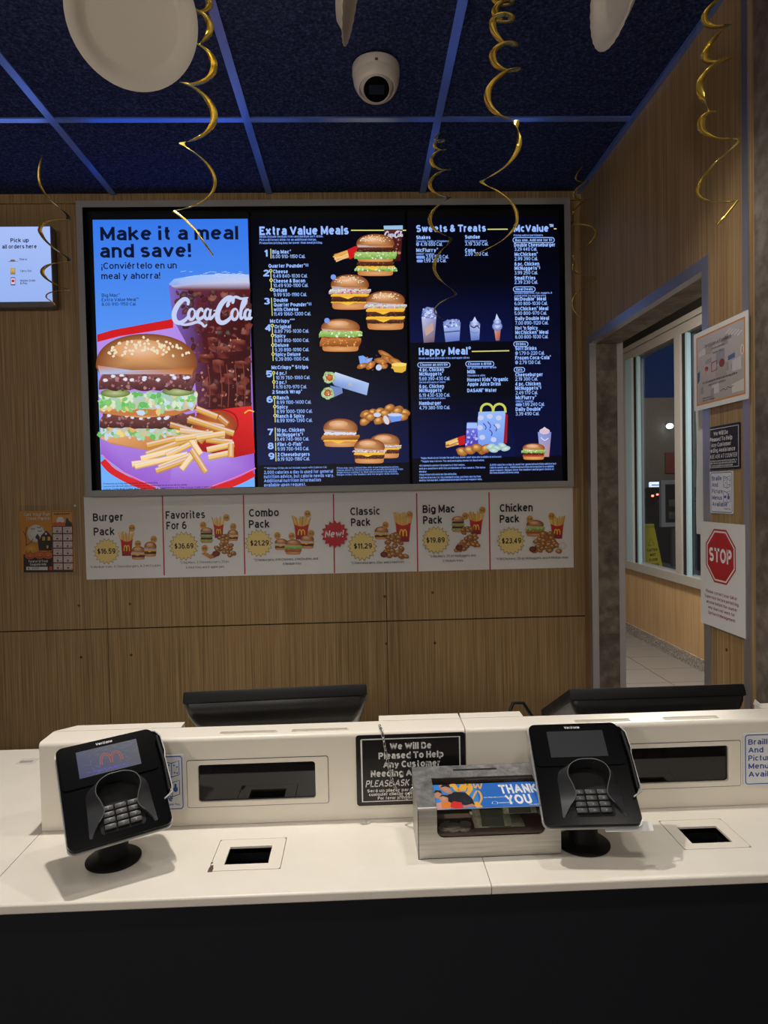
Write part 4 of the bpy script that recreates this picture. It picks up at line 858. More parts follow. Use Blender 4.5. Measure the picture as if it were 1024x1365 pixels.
for tx_, xa, y, xb in (('Chocolate, Vanilla, or Strawberry', 555, 323, 598), ('OREO® cookie', 555, 340, 579), ('Hot fudge or caramel', 620, 322.5, 649), ('Pricing valid at participants', 685, 315, 724), ('Includes small fries, 4 pc. nuggets, &', 686, 392, 736), ('a small drink for one low price', 686, 395.6, 728), ('Meals served with kids fries and apple slices', 558.5, 479, 626), ('Served with sauce of choice', 559, 511, 594), ('Served with sauce of choice', 559, 532.5, 594), ('Or another soft drink', 623, 491.5, 662), ('Chocolate or white', 623, 502, 647), ('OREO® cookie', 687.5, 536.5, 711),
    ('*Happy Meals do not include the small toys shown; adult sizes also available at extra cost.', 561, 612, 669), ('**Supply may run out. Toy and packaging shown for illustration.', 561, 616.3, 646), ('All trademarks used are the property of their owners,', 559, 622, 620), ('and are used here with the permission of the owners. The menu', 559, 626, 647), ('may', 559, 630, 569), ('change without notice and at any time and location.', 559, 634, 609), ('Calories listed are for the standard recipe, portions vary by item', 559, 638, 641), ('and by restaurant. Additional information is on request only.', 559, 641.6, 643), ('2,000 calories a day is used for general nutrition advice but', 653, 621, 741.5), ('calorie needs vary. Additional nutrition information is available', 653, 624.6, 738.5), ('upon request. Ranges show the smallest and largest choice of', 653, 628.2, 738.5), ('the items included with every meal.', 653, 631.6, 692), ("©2025 McDonald's", 727, 644, 748)): cv.text(tx_, xa, y, xb, 2.7, LBD, .03)
cv.part('pill_label')
for xa, ya, xb, yb, tx_ in ((684, 316.6, 739, 323.4, 'Buy one, Add one for $1'), (684.5, 382.4, 713.5, 388.8, 'Meal Deals'), (685, 455.5, 704, 461.8, 'Drinks'), (685.5, 489.8, 699.5, 496, 'Eats'), (557, 483.4, 600, 489.6, 'Choose an entrée'), (621, 481.8, 658.5, 488.4, 'Choose a drink')):
    cv.outline(rrect(xa, ya, xb, yb, (yb - ya) / 2 - .05), 1., LB); cv.text(tx_, xa + 3, yb - 1.5, xb - 3, 3.6, LB, .03)
for xa, ya, xb, yb in ((555, 341, 566.5, 344.8), (555.5, 346, 564, 349.8), (687.5, 537.6, 696, 541.5)): cv.poly(rrect(xa, ya, xb, yb, 1.7), LBD)
cv.part('shake_picture'); PB = C(166, 186, 240); PBD = C(96, 116, 190)
cv.poly([(562, 422), (582, 420), (579, 456), (565, 457)], [C(190, 196, 236), C(150, 150, 200), C(110, 80, 90), C(120, 100, 120)]); cv.ell(572, 417, 9.6, 8, PBD, C(206, 216, 250), jit=.12); speckle(cv, [(563, 412), (580, 410), (580, 424), (563, 424)], [C(210, 220, 250), C(90, 110, 190)], 26, .7, 1.8); cv.poly([(566, 438), (577, 430), (578, 440), (568, 448)], C(196, 160, 150))
cv.part('flurry_picture'); cv.poly([(591, 432), (614, 430), (612.5, 454), (594, 456)], [PB, PB, PBD, PBD]); cv.ell(602.5, 431, 11.8, 5.6, PBD, C(190, 204, 246), jit=.12, n=22); speckle(cv, [(592, 426), (613, 426), (612, 435), (593, 436)], [C(210, 220, 250), C(70, 84, 150), C(130, 150, 220)], 36, .7, 1.8); cv.line(592, 443, 613, 441, 1.2, C(30, 36, 80))
cv.part('sundae_picture'); cv.poly([(626, 433), (640, 432), (639, 453), (628, 454)], [PB, C(190, 204, 246), PBD, PBD]); cv.ell(633, 432, 7, 5, PBD, C(206, 216, 250), jit=.1); cv.poly([(629, 430), (633, 422), (637, 430)], C(196, 208, 248)); cv.stroke([(627, 434), (632, 437), (636, 434), (639, 438)], 1.3, C(60, 40, 70)); cv.stroke([(628, 442), (633, 444), (638, 442)], .8, C(110, 120, 180))
cv.part('cone_picture'); cv.poly([(659, 440), (667.5, 440), (666, 454), (661, 454)], [C(214, 150, 130), C(190, 110, 100), C(150, 80, 76), C(180, 110, 100)]); cv.ell(663, 435, 6.8, 6, PBD, C(206, 216, 250)); cv.ell(663, 429, 5.2, 4.4, PBD, C(206, 216, 250)); cv.poly([(660, 427), (662, 418), (666, 426)], C(196, 208, 248))
for yy in (431, 437): cv.stroke([(658, yy), (663, yy + 2), (668, yy - 1)], .8, C(110, 130, 200))
cv.part('happy_meal_picture')
cv.poly([(672, 550), (677, 553), (676, 590), (668, 594)], C(150, 24, 40)); cv.poly([(638, 549), (674, 548), (671, 594), (634, 596)], [C(150, 186, 250), C(150, 186, 250), C(110, 150, 236), C(120, 156, 240)])
arches(cv, 641, 538.5, 674, 550, 3, C(200, 206, 90))
for a in ((641, 557), (653, 555), (665, 557), (640, 570), (663, 568), (643, 583), (658, 586)): cv.ell(a[0], a[1], 4, 3.4, C(190, 206, 246), C(206, 200, 226), n=12)
for a in ((644, 564), (652, 572), (650, 562), (658, 566)): cv.stroke([a, (a[0] + 4, a[1] + 5), (a[0] + 3, a[1] + 9)], 1.3, C(70, 60, 180))
cv.poly([(623, 563), (636, 563), (638, 596), (620, 596)], [C(110, 130, 240), C(110, 130, 240), C(70, 40, 170), C(80, 50, 190)]); cv.poly([(622.5, 564), (636, 564), (636, 571), (622, 571)], C(160, 190, 246)); speckle(cv, [(622, 574), (637, 574), (637, 593), (621, 594)], [C(140, 150, 240), C(60, 30, 150), C(190, 180, 236)], 18, 1, 2.4)
for k in range(9): a = (594 + rnd.uniform(0, 6), 590 + k * .8 + rnd.uniform(-1, 1)); cv.line(a[0], a[1], a[0] + 15, a[1] - 5 + rnd.uniform(-2, 2), 1.8, rnd.choice(FR))
cv.poly([(610, 583), (620, 580), (620, 592), (612, 594)], C(196, 26, 30)); nuggets(cv, [(616, 602), (626, 600), (644, 600), (636, 597), (648, 598)], 7)
for a in ((654, 595, -.3), (662, 597, .2), (670, 594, .4), (658, 600, .1), (674, 598, -.2)): cv.ell(a[0], a[1], 6.5, 3.4, C(150, 190, 190), C(214, 232, 226), a[2], 12)
cv.part('chicken_burger_picture'); cv.poly([(717, 576), (735, 576), (732, 609), (720, 609)], [C(130, 160, 230), C(120, 140, 210), C(190, 140, 130), C(190, 150, 150)]); cv.ell(726, 575, 7, 4, C(214, 190, 206)); cv.poly([(721, 573), (726, 569), (731, 573)], C(220, 200, 214)); cv.stroke([(721, 583), (726, 587), (731, 584)], 1.2, C(210, 220, 250))
burger(cv, 696, 591, 727, 613, [('top', .4), ('lettuce', .16), ('patty', .12), ('tomato', .1), ('bun', .2)], 0, .2)
cv.build(screens[2], INK_S, True)

# ================================================================== PRINTS ON THE BACK WALL
def sheet_thing(name, label, cat, cvs_, corners_mb, material, base, group=None, pic=None):
    t = thing(name, label, cat, base, group); obj('sheet', corners_mb, material, t); return t
# ---- strip of six pack posters
BX0, BX1, BZ0, BZ1 = on_y(114, 720, WY).x, on_y(764, 705, WY).x, (on_y(115, 772, WY).z + on_y(764, 757, WY).z) / 2, H + .0035
t = thing('pack_price_strip', 'long white strip of six meal pack offers below the menu screens', 'poster', ((BX0 + BX1) / 2, WY - .001, BZ0))
s = MB(); s.box((BX0, WY - .003, BZ0), (BX1, WY - .0005, BZ1)); obj('sheet', s, mat('poster_card', C(228, 226, 224), .5), t)
cv = wall_canvas(WY - .0031); BK = C(20, 18, 22); RED = C(186, 16, 44); STAR = C(232, 206, 128); BADGE = C(206, 150, 60)
cv.part('divider_line')
for k, (xa, xb) in enumerate(((216.5, 219), (324.5, 326.5), (444.5, 446), (555.5, 557), (652, 653.5))):
    cv.part('divider_line#%d' % k); cv.line(xa, 661 - k * 1.2, xb, 767 - k * 1.6, 1.7, RED)
packs = [
 ('Burger', 124, 695, 164, 'Pack', 125, 714, 153, 142, 735, 17, '$16.59', 130, 154, [('*4 Medium fries, 4 Cheeseburgers, & 2 McDoubles', 120, 757.5, 215)],
  [('f', 160, 706, 178, 741), ('b', 175, 728, 194, 746), ('b', 192, 722, 209, 742)], [(176, 704), (184, 725), (205, 719)]),
 ('Favorites', 221, 692, 273.5, 'For 6', 222, 706, 249, 245, 728, 19, '$36.69', 233, 258, [('*2 Big Macs, 2 Cheeseburgers, 20 pc.', 240, 751.5, 306), ('6 med fries and 6 apple pies', 248, 758, 299)],
  [('f', 284, 688, 299, 717), ('m', 267, 703, 284, 724), ('b', 303, 706, 318, 721), ('p', 284, 714, 315, 742, 3.2, 34), ('e', 268, 735, 286, 745)], [(271, 700), (302, 690), (311, 702), (273, 731)]),
 ('Combo', 332, 689, 372, 'Pack', 332, 704, 359.5, 345, 724, 18, '$21.29', 334, 358.5, [('*2 Hamburgers, 4 McChickens, 2 McDoubles, and', 339, 748, 424), ('4 Medium fries', 377, 753, 402)],
  [('f', 391, 687, 413, 719), ('b', 366, 718, 384, 733), ('b', 400, 713, 419, 731), ('l', 380, 719, 402, 739)], [(370, 714), (389, 714.5), (415, 711), (410, 685)]),
 ('Classic', 467, 687, 506.5, 'Pack', 468, 701.5, 494, 483, 728, 19, '$11.29', 472, 496, [('*2 Cheeseburgers, 20pc and 2 med fries', 468, 752, 539)],
  [('f', 526, 682, 549, 722), ('b', 499, 702, 518, 719), ('p', 508, 712, 543, 743, 3.6, 40)], [(514, 700), (546, 686)]),
 ('Big Mac', 563.5, 684, 606, 'Pack', 564, 698.5, 589.5, 581, 720, 18, '$19.89', 568.5, 593, [('*2 Big Macs, 20-pc McNuggets and', 573, 743, 634), ('2 Medium fries', 590, 749, 617)],
  [('f', 625, 681, 644, 712), ('m', 602, 688, 619, 709), ('p', 608, 703, 640, 734, 3.4, 40)], [(620, 688), (643, 680)]),
 ('Chicken', 666, 682.5, 710, 'Pack', 666, 697, 692, 681, 721, 18, '$23.49', 669, 694.5, [('*4 McChickens, 20-pc McNuggets, and 4 Medium fries', 661, 746.5, 757)],
  [('f', 733, 687, 752, 718), ('l', 701, 693, 725, 715), ('p', 706, 711, 750, 736, 3.8, 46), ('w', 745, 723, 754, 732)], [(706, 692), (735, 688)]),
]
for k, p in enumerate(packs):
    cv.part('pack_title#%d' % k); cv.text(p[0], p[1], p[2], p[3], 10.6, BK, .022); cv.text(p[4], p[5], p[6], p[7], 10.6, BK, .022)
    cv.part('price_star#%d' % k); star(cv, p[8], p[9], p[10], 18, STAR, C(120, 96, 50)); cv.text(p[11], p[12], p[9] + 3.6, p[13], 7.2, BK, .022)
    cv.part('note_text#%d' % k)
    for n_ in p[14]: cv.text(n_[0], n_[1], n_[2], n_[3], 3.2, C(60, 58, 60), .0)
    cv.part('food_picture#%d' % k)
    for q in p[15]:
        if q[0] == 'f': fries(cv, *q[1:])
        elif q[0] == 'b': burger(cv, *q[1:], [('top', .5), ('onion', .08), ('cheese', .08), ('patty', .16), ('bun', .2)], 0, .0)
        elif q[0] == 'm': burger(cv, *q[1:], [('top', .34), ('patty', .12), ('lettuce', .12), ('bun', .08), ('patty', .12), ('lettuce', .1), ('bun', .14)], 10, .0)
        elif q[0] == 'l': burger(cv, *q[1:], [('top', .42), ('lettuce', .2), ('chicken', .2), ('bun', .2)], 0, .0)
        elif q[0] == 'p': pile(cv, *q[1:]); cv.ell(q[1] + 4, q[4] - 4, 5, 4, C(96, 30, 20), C(140, 60, 40), n=12)
        elif q[0] == 'e': cv.poly([(q[1], q[2] + 3), (q[1] + 6, q[2]), (q[3], q[4] - 2), (q[3] - 5, q[4])], [C(214, 160, 90), C(226, 176, 104), C(190, 130, 66), C(160, 104, 50)]); [cv.line(q[1] + 3 + 4 * i, q[2] + 3.5 + i, q[1] + 6 + 4 * i, q[2] + 2 + i, .7, C(130, 80, 36)) for i in range(3)]
        elif q[0] == 'w': cv.ell((q[1] + q[3]) / 2, (q[2] + q[4]) / 2, 5.4, 5, C(206, 200, 190), C(232, 228, 220), n=14)
    for bx, by in p[16]: cv.ell(bx, by, 4.4, 4.8, BADGE, n=16); cv.text('x4' if (bx, by) in ((176, 704), (184, 725), (389, 714.5), (410, 685), (706, 692)) else ('x6' if (bx, by) in ((302, 690), (273, 731)) else 'x2'), bx - 2.6, by + 1.5, bx + 2.6, 3.2, BK, .01)
cv.part('new_badge'); star(cv, 446.5, 712, 18.5, 16, C(190, 20, 36), None, .8); cv.text('New!', 433, 716.5, 459, 9.4, C(240, 236, 232), .016, .15)
cv.build(t, INK_P)

# ---- treat pack flyer in a clear sleeve
p0, p1 = on_y(29, 763, WY), on_y(98, 680, WY)
t = thing('treat_flyer', 'orange treat packs flyer in a clear sleeve on the veneer wall', 'poster', ((p0.x + p1.x) / 2, WY - .001, p0.z))
s = MB(); s.box((p0.x, WY - .0014, p0.z), (p1.x, WY - .0004, p1.z)); obj('sheet', s, mat('orange_paper', C(206, 140, 46), .6), t)
cv = wall_canvas(WY - .0015)
cv.part('treat_picture')
cv.poly([(31.3, 739), (97.5, 732), (98, 762.5), (31.5, 763)], BK)
cv.ell(48, 711, 11.5, 11.5, C(206, 202, 200), C(226, 224, 222), n=28)
for a in ((44, 705), (52, 703), (53, 708)): cv.stroke([(a[0] - 2.5, a[1] - 1), (a[0] - 1, a[1] + .6), (a[0], a[1] - .2), (a[0] + 1, a[1] + .6), (a[0] + 2.5, a[1] - 1)], .9, BK, False)
cv.poly([(47, 716), (50, 711), (53, 716), (53, 719), (55, 713.5), (62, 707), (70, 716), (69, 734), (52, 734), (50, 719), (48, 718)], BK)
for a in ((56.5, 715.5), (63.5, 715.5)): cv.rect(a[0], a[1], a[0] + 3.5, a[1] + 5, C(226, 160, 60))
cv.ell(61.3, 711.5, 1.4, 1.4, C(214, 206, 190), n=10); cv.rect(62, 727, 64.5, 731, C(226, 160, 60))
cv.stroke([(35, 738), (35, 720), (34, 712), (36, 702)], 1, C(70, 40, 20)); cv.stroke([(35, 727), (41, 723), (44, 718)], .8, C(70, 40, 20)); cv.stroke([(34, 714), (31, 708)], .7, C(70, 40, 20))
cv.ell(42, 731, 9, 5.5, C(206, 140, 40), C(232, 176, 70))
for a in ((40, 741, 7, 4.4), (53, 740, 7.5, 5), (64, 740, 6.6, 5)):
    cv.ell(*a, C(190, 84, 28), C(232, 130, 50), n=18); cv.line(a[0], a[1] - 4, a[0] + .6, a[1] - 7, 1, C(90, 70, 30)); cv.stroke([(a[0] - 4, a[1] + 1), (a[0], a[1] + 2.6), (a[0] + 4, a[1] + 1)], .8, BK); cv.poly([(a[0] - 3, a[1] - .5), (a[0] - 1, a[1] - 1.6), (a[0] - 1.2, a[1] - .3)], BK); cv.poly([(a[0] + 3, a[1] - .5), (a[0] + 1, a[1] - 1.6), (a[0] + 1.2, a[1] - .3)], BK)
cv.part('flyer_text')
for tx_, xa, y, xb in (('Get Your Fun', 32, 688, 66.5), ('Treat Packs', 34.5, 693.5, 66)):
    cv.text(tx_, xa, y, xb, 4.2, BK, .06); cv.text(tx_, xa, y, xb, 4.2, C(236, 232, 222), .012); cv.n += 1
cv.text('Total of 12 Treat', 38, 750, 64, 3.2, C(232, 230, 226), .02); cv.text('Coupons only', 40, 754, 62, 3.2, C(232, 230, 226), .02)
cv.part('price_box'); cv.rect(35, 755.5, 63.5, 760, C(214, 212, 208)); cv.text('$  1.00', 37, 759.3, 52, 2.8, BK, .0); cv.rect(65.5, 755, 70, 760, C(206, 70, 30))
cv.part('coupon_column'); cv.rect(68.5, 682, 96, 701, C(214, 150, 56)); cv.outline([(68.5, 682), (96, 681.5), (96.8, 702), (69.5, 702)], .8, C(140, 30, 20)); cv.text('Halloween', 72, 686.5, 93, 2.8, BK, .03)
cv.ell(80.5, 694, 5, 5, C(226, 222, 216)); cv.ell(74, 698.5, 4, 2.6, C(206, 90, 30)); cv.ell(80, 698.5, 4, 2.8, C(206, 90, 30)); cv.ell(85.5, 698.5, 3.6, 2.6, C(206, 90, 30)); cv.poly([(87, 701), (88, 692), (90, 690), (92, 694), (96, 697), (96.4, 701)], BK)
cv.rect(69.5, 701, 97.5, 761, C(90, 20, 16))
for i in range(6):
    for j in range(2):
        xa, ya = 70.5 + j * 13.6 + i * .22, 702.3 + i * 9.75; cv.rect(xa, ya, xa + 12, ya + 8.2, C(206, 192, 186)); cv.rect(xa + 4.5, ya + 4.8, xa + 7, ya + 7.2, C(120, 50, 30) if (i + j) % 2 else C(90, 70, 40)); cv.line(xa + 3, ya + 2.4, xa + 9, ya + 2.4, .5, C(120, 110, 110)); cv.rect(xa + 9.6, ya + 6, xa + 10.8, ya + 7.2, RED)
cv.build(t, INK_P)
q0, q1 = on_y(27, 769, WY), on_y(103, 672, WY)
s = MB(); s.face([(q0.x, WY - .0024, q0.z), (q1.x, WY - .0024, q0.z), (q1.x, WY - .0024, q1.z), (q0.x, WY - .0024, q1.z)]); obj('plastic_sleeve', s, SLEEVE, t)
s = MB(); s.box((q1.x - .012, WY - .003, q1.z - .010), (q1.x - .004, WY - .0026, q1.z - .002)); obj('tape', s, mat('glossy_tape', C(214, 210, 200), .15), t)

# ---- pick-up screen
p0, p1 = on_y(69.5, 409, 2.70), on_y(67, 302, 2.70); pxr = on_y(68.3, 350, 2.70).x; dx0 = pxr - .262
t = thing('pickup_screen', 'small lit pick-up orders screen on the wall beside the menu board frame', 'screen', (pxr - .13, 2.74, p0.z))
s = MB(); s.rbox((dx0 - .006, 2.702, p0.z), (pxr + .003, 2.74, p1.z + .004), .003, 1); obj('housing', s, mat('screen_housing', C(112, 106, 104), .5), t)
s = MB(); s.box((dx0 + .06, 2.7401, p0.z + .08), (pxr - .06, 2.7595, p1.z - .08)); obj('wall_bracket', s, BLACKM, t)
cv = wall_canvas(2.7018); cv.part('display_panel'); wrect(cv, dx0, p0.z + .021, pxr - .001, p1.z + .001, C(168, 190, 246), C(150, 178, 240))
cv.part('heading_text'); NV = C(16, 20, 44); cv.text('Pick up', 14, 323, 38.5, 5.4, NV, .02); cv.text('all orders here', 3, 331.5, 49, 5.4, NV, .02)
cv.part('row_text'); cv.text('Dine in', 26, 347, 36, 2.8, NV, .01); cv.text('Carry Out', 27, 362.5, 42, 2.8, NV, .01); cv.text('Mobile Order', 27, 375.5, 47.5, 2.8, NV, .01); cv.text('& Pay', 27, 379, 36.5, 2.8, NV, .01)
cv.part('tray_icon'); cv.line(10.5, 348.8, 24, 348.4, .6, C(90, 110, 170)); cv.ell(17, 347.4, 3.6, 1.5, C(120, 100, 60), n=12)
cv.part('bag_icon'); cv.rect(14, 357, 20.5, 366, C(190, 160, 100), C(150, 120, 70)); arches(cv, 15.5, 359, 19, 363, .6, C(230, 190, 60))
cv.part('phone_icon'); cv.rect(14.4, 369.5, 20.4, 380.5, C(90, 100, 140)); cv.rect(15, 371, 19.8, 378.5, C(220, 216, 232)); cv.rect(15.6, 372.6, 19.2, 376.4, C(200, 40, 40))
cv.build(t, INK_S, True)

# ================================================================== SIGNS ON THE RIGHT WALL
def quad_plate(cvf, X, px, name, label, cat, material, grp=None, th=.0014, rad=.004):
    """plate lying on the right wall; px = (left, right, y top at left, y top at right, y bottom at left, y bottom at right) in the photo"""
    a, b = on_x(px[0], px[2], X), on_x(px[1], px[3], X); c, d = on_x(px[0], px[4], X), on_x(px[1], px[5], X)
    y0, y1 = a.y, b.y; zt, zb = (a.z + b.z) / 2, (c.z + d.z) / 2
    t = thing(name, label, cat, (X, (y0 + y1) / 2, zb), grp)
    s = MB(); s.prism(rrect(y1, zb, y0, zt, rad), X - th, X - .0004, plane='yz'); obj('plate' if material is not PAPER else 'sheet', s, material, t)
    L = Canvas(lambda u, v: (-y0 + (y0 - y1) * u, zt - (zt - zb) * v), lambda u, v, h: (X - th - .00005 - h, -u, v))
    return t, L, (y0, y1, zt, zb)
SIGNW = mat('white_sign_plastic', C(226, 228, 232), .35); SIGNK = mat('black_sign_plastic', C(14, 14, 16), .3)
t, cv, ex = quad_plate(None, WX - .006, (925.5, 998.5, 448, 411, 550, 530), 'certificate', 'orange-bordered certificate sheet at the top of the narrow wall by the doorway', 'certificate', PAPER)
cv.part('border'); cv.rect(.055, .06, .95, .94, C(214, 140, 60))
cv.part('photo_print'); cv.rect(.075, .08, .93, .92, C(190, 184, 184), C(176, 168, 160))
for k in range(16):
    u, v = rnd.uniform(.1, .85), rnd.uniform(.12, .86); c = rnd.choice([C(206, 202, 204), C(158, 152, 152), C(214, 208, 200), C(170, 160, 150), C(150, 150, 156)]); w, h = rnd.uniform(.05, .22), rnd.uniform(.04, .16); u2 = min(u + w, .925); v2 = min(v + h, .915)
    cv.poly([(u, v), (u2, max(.085, v - .03)), (u2, v2), (u, v2)], c)
for k in range(5): cv.line(.62 + k * .05, .16 + .02 * k, .72 + k * .045, .12 + .02 * k, .014, C(220, 220, 222))
cv.part('icon_row')
cv.poly([(.08, .52), (.13, .5), (.12, .62), (.08, .66)], C(60, 96, 130)); cv.ell(.26, .50, .035, .03, C(176, 50, 60)); cv.line(.25, .5, .245, .57, .014, C(200, 160, 90)); cv.outline([(.36, .45), (.46, .44), (.46, .55), (.36, .56)], .014, C(150, 70, 76)); cv.ell(.55, .49, .05, .05, C(140, 60, 60)); cv.poly([(.66, .44), (.78, .42), (.78, .48), (.66, .49)], C(90, 110, 160)); cv.ell(.9, .42, .03, .06, C(226, 214, 206)); cv.line(.9, .38, .9, .46, .012, C(160, 60, 60))
cv.part('certificate_text'); cv.text('Certificate of Excellence', .22, .235, .72, .045, BK, .005, .25); cv.text('is hereby awarded to', .36, .285, .6, .022, BK, .0, .2); cv.text('Store 1052', .38, .345, .58, .026, BK, .0, .2)
cv.text('For Outstanding Performance and Serving 100% on', .18, .68, .82, .028, BK, .01, .25); cv.text('your Critical Food Safety', .3, .725, .62, .028, BK, .01, .25); cv.stroke([(.52, .83), (.58, .81), (.62, .83), (.66, .80), (.7, .82), (.76, .80)], .006, BK); cv.text('Department of', .18, .87, .36, .018, BK); cv.text('Restaurant operations', .18, .9, .42, .018, BK)
cv.build(t, INK_P)
def help_sign(cv, full=True):
    WH = C(226, 226, 222)
    cv.part('border_line'); cv.outline([(.05, .06), (.95, .06), (.95, .94), (.05, .94)], .016, WH)
    cv.part('sign_text')
    cv.text('We Will Be', .31, .215, .69, .095, WH, .03); cv.text('Pleased To Help', .205, .345, .80, .095, WH, .03); cv.text('Any Customer', .245, .470, .765, .095, WH, .03); cv.text('Needing Assistance', .13, .595, .87, .095, WH, .03)
    cv.text('PLEASE ASK AT COUNTER', .08, .735, .92, .095, WH, .012, .22)
    cv.text('Será un placer para nosotros ayudar a', .095, .81, .905, .043, WH, .03); cv.text('cualquier cliente que necesite asistencia', .11, .862, .89, .043, WH, .03); cv.text('Por favor pregunte en el mostrador', .19, .918, .81, .043, WH, .03)
t, cv, ex = quad_plate(None, WX, (937.5, 988, 571.5, 562, 627.5, 625), 'assistance_sign', 'black assistance sign on the narrow wall between certificate and braille sign', 'sign', SIGNK)
help_sign(cv); cv.build(t, INK_P)
BLUE = C(34, 82, 160)
def braille_sign(cv):
    cv.part('border_line'); cv.outline(rrect(.04, .03, .96, .97, .05), .018, BLUE)
    cv.part('sign_text')
    for k, w in enumerate((('Braille', .52), ('And', .36), ('Picture', .56), ('Menus', .54), ('Available', .76))): cv.text(w[0], .09, .215 + k * .155, w[1], .105, BLUE, .02)
    cv.text('Thank You.', .62, .91, .9, .045, BLUE, .02)
    cv.part('braille_icon')
    cv.outline([(.60, .12), (.75, .15), (.90, .11), (.90, .36), (.75, .40), (.60, .37)], .016, BLUE); cv.line(.75, .15, .75, .40, .014, BLUE)
    for a in ((.64, .17), (.70, .18), (.64, .22), (.70, .28), (.64, .33), (.80, .19), (.86, .22), (.81, .32), (.86, .33)): cv.ell(a[0], a[1], .018, .014, BLUE, n=8)
    cv.part('menu_icon'); cv.outline([(.60, .47), (.75, .50), (.90, .46), (.90, .71), (.75, .75), (.60, .72)], .016, BLUE); cv.line(.75, .50, .75, .75, .014, BLUE); cv.ell(.67, .6, .05, .03, BLUE, n=12); cv.rect(.63, .60, .71, .64, BLUE); cv.ell(.82, .62, .045, .05, BLUE, n=12); cv.rect(.80, .52, .84, .6, BLUE)
t, cv, ex = quad_plate(None, WX, (947.5, 978, 628.5, 628, 683, 685.5), 'braille_sign', 'white and blue braille menus sign on the narrow wall above the stop notice', 'sign', SIGNW, th=.0016)
braille_sign(cv); cv.build(t, INK_P)
t, cv, ex = quad_plate(None, WX - .0045, (934.5, 994, 694.5, 700, 830, 850), 'stop_notice', 'white paper notice with a red stop octagon on the narrow wall', 'notice', PAPER, rad=.001)
SR = C(184, 32, 40); oc = lambda r: [(.47 + .36 * r * 1.02 * math.cos(R(22.5 + 45 * k)), .315 + .275 * r * math.sin(R(22.5 + 45 * k))) for k in range(8)]
cv.part('stop_octagon'); cv.poly(oc(1), SR); cv.poly(oc(.93), C(236, 232, 230)); cv.poly(oc(.87), SR); cv.text('STOP', .215, .375, .725, .135, C(240, 236, 234), .03)
cv.part('notice_text')
for k, (tx_, a, b) in enumerate((('Please contact your GM or', .13, .83), ('Supervisor before permitting', .10, .86), ('anyone behind the counter', .14, .83), ('who does not work for', .18, .78), ('Upchurch Management', .18, .79))): cv.text(tx_, a, .685 + k * .051, b, .030, C(150, 24, 40), .02)
cv.build(t, INK_P)
p = on_x(969, 866, WX); s = MB(); s.lathe([(.0045, 0), (.004, .0016), (0, .0022)], 10, M=Matrix.Translation(p) @ Matrix.Rotation(R(-90), 4, 'Y')); s2 = obj('screw', s, BRASS, bpy.data.objects['wall_right'])
# white paper hanging on the doorway edge
a = on_x(922, 477, WX + .012); b = on_x(933, 712, WX + .012)
s = MB(); n = 10
for k in range(n):
    z0, z1 = a.z + (b.z - a.z) * k / n, a.z + (b.z - a.z) * (k + 1) / n
    s.face([(WX + .012, 1.845 + .003 * math.sin(k * .9), z0), (WX + .014, 1.8, z0), (WX + .014, 1.8, z1), (WX + .012, 1.845 + .003 * math.sin((k + 1) * .9), z1)])
    s.face([(WX + .014, 1.8, z0), (WX + .0145, D0 + .0045, z0 + .0), (WX + .0145, D0 + .0045, z1), (WX + .014, 1.8, z1)])
o = tag(obj('paper_strip', s, PAPER, base=(WX + .013, 1.81, b.z)), 'white paper strip hanging from the doorway edge before the window', 'paper strip')

# ================================================================== SIGNS ON THE RISERS
def riser_plate(x0, x1, z0, z1, name, label, material, rad, th=.0016):
    t = thing(name, label, 'sign', ((x0 + x1) / 2, RY, z0)); s = MB(); s.prism(rrect(x0, z0, x1, z1, rad), RY - .0015 - th, RY - .0013); obj('plate', s, material, t)
    return t, Canvas(lambda u, v: (x0 + (x1 - x0) * u, z1 - (z1 - z0) * v), lambda u, v, h: (u, RY - .00155 - th - h, v))
t, cv = riser_plate(-.019, .1945, H - .612, H - .473, 'assistance_sign', 'black assistance sign on the counter riser behind the donation box', SIGNK, .006); help_sign(cv); cv.build(t, INK_P)
t, cv = riser_plate(-.447, -.351, H - .607, H - .4985, 'braille_sign', 'white and blue braille sign half hidden behind the left payment terminal', SIGNW, .004); braille_sign(cv); cv.build(t, INK_P)
t, cv = riser_plate(.749, .862, H - .5995, H - .495, 'braille_sign', 'white and blue braille sign on the riser, cut by the photo edge', SIGNW, .004); braille_sign(cv); cv.build(t, INK_P)

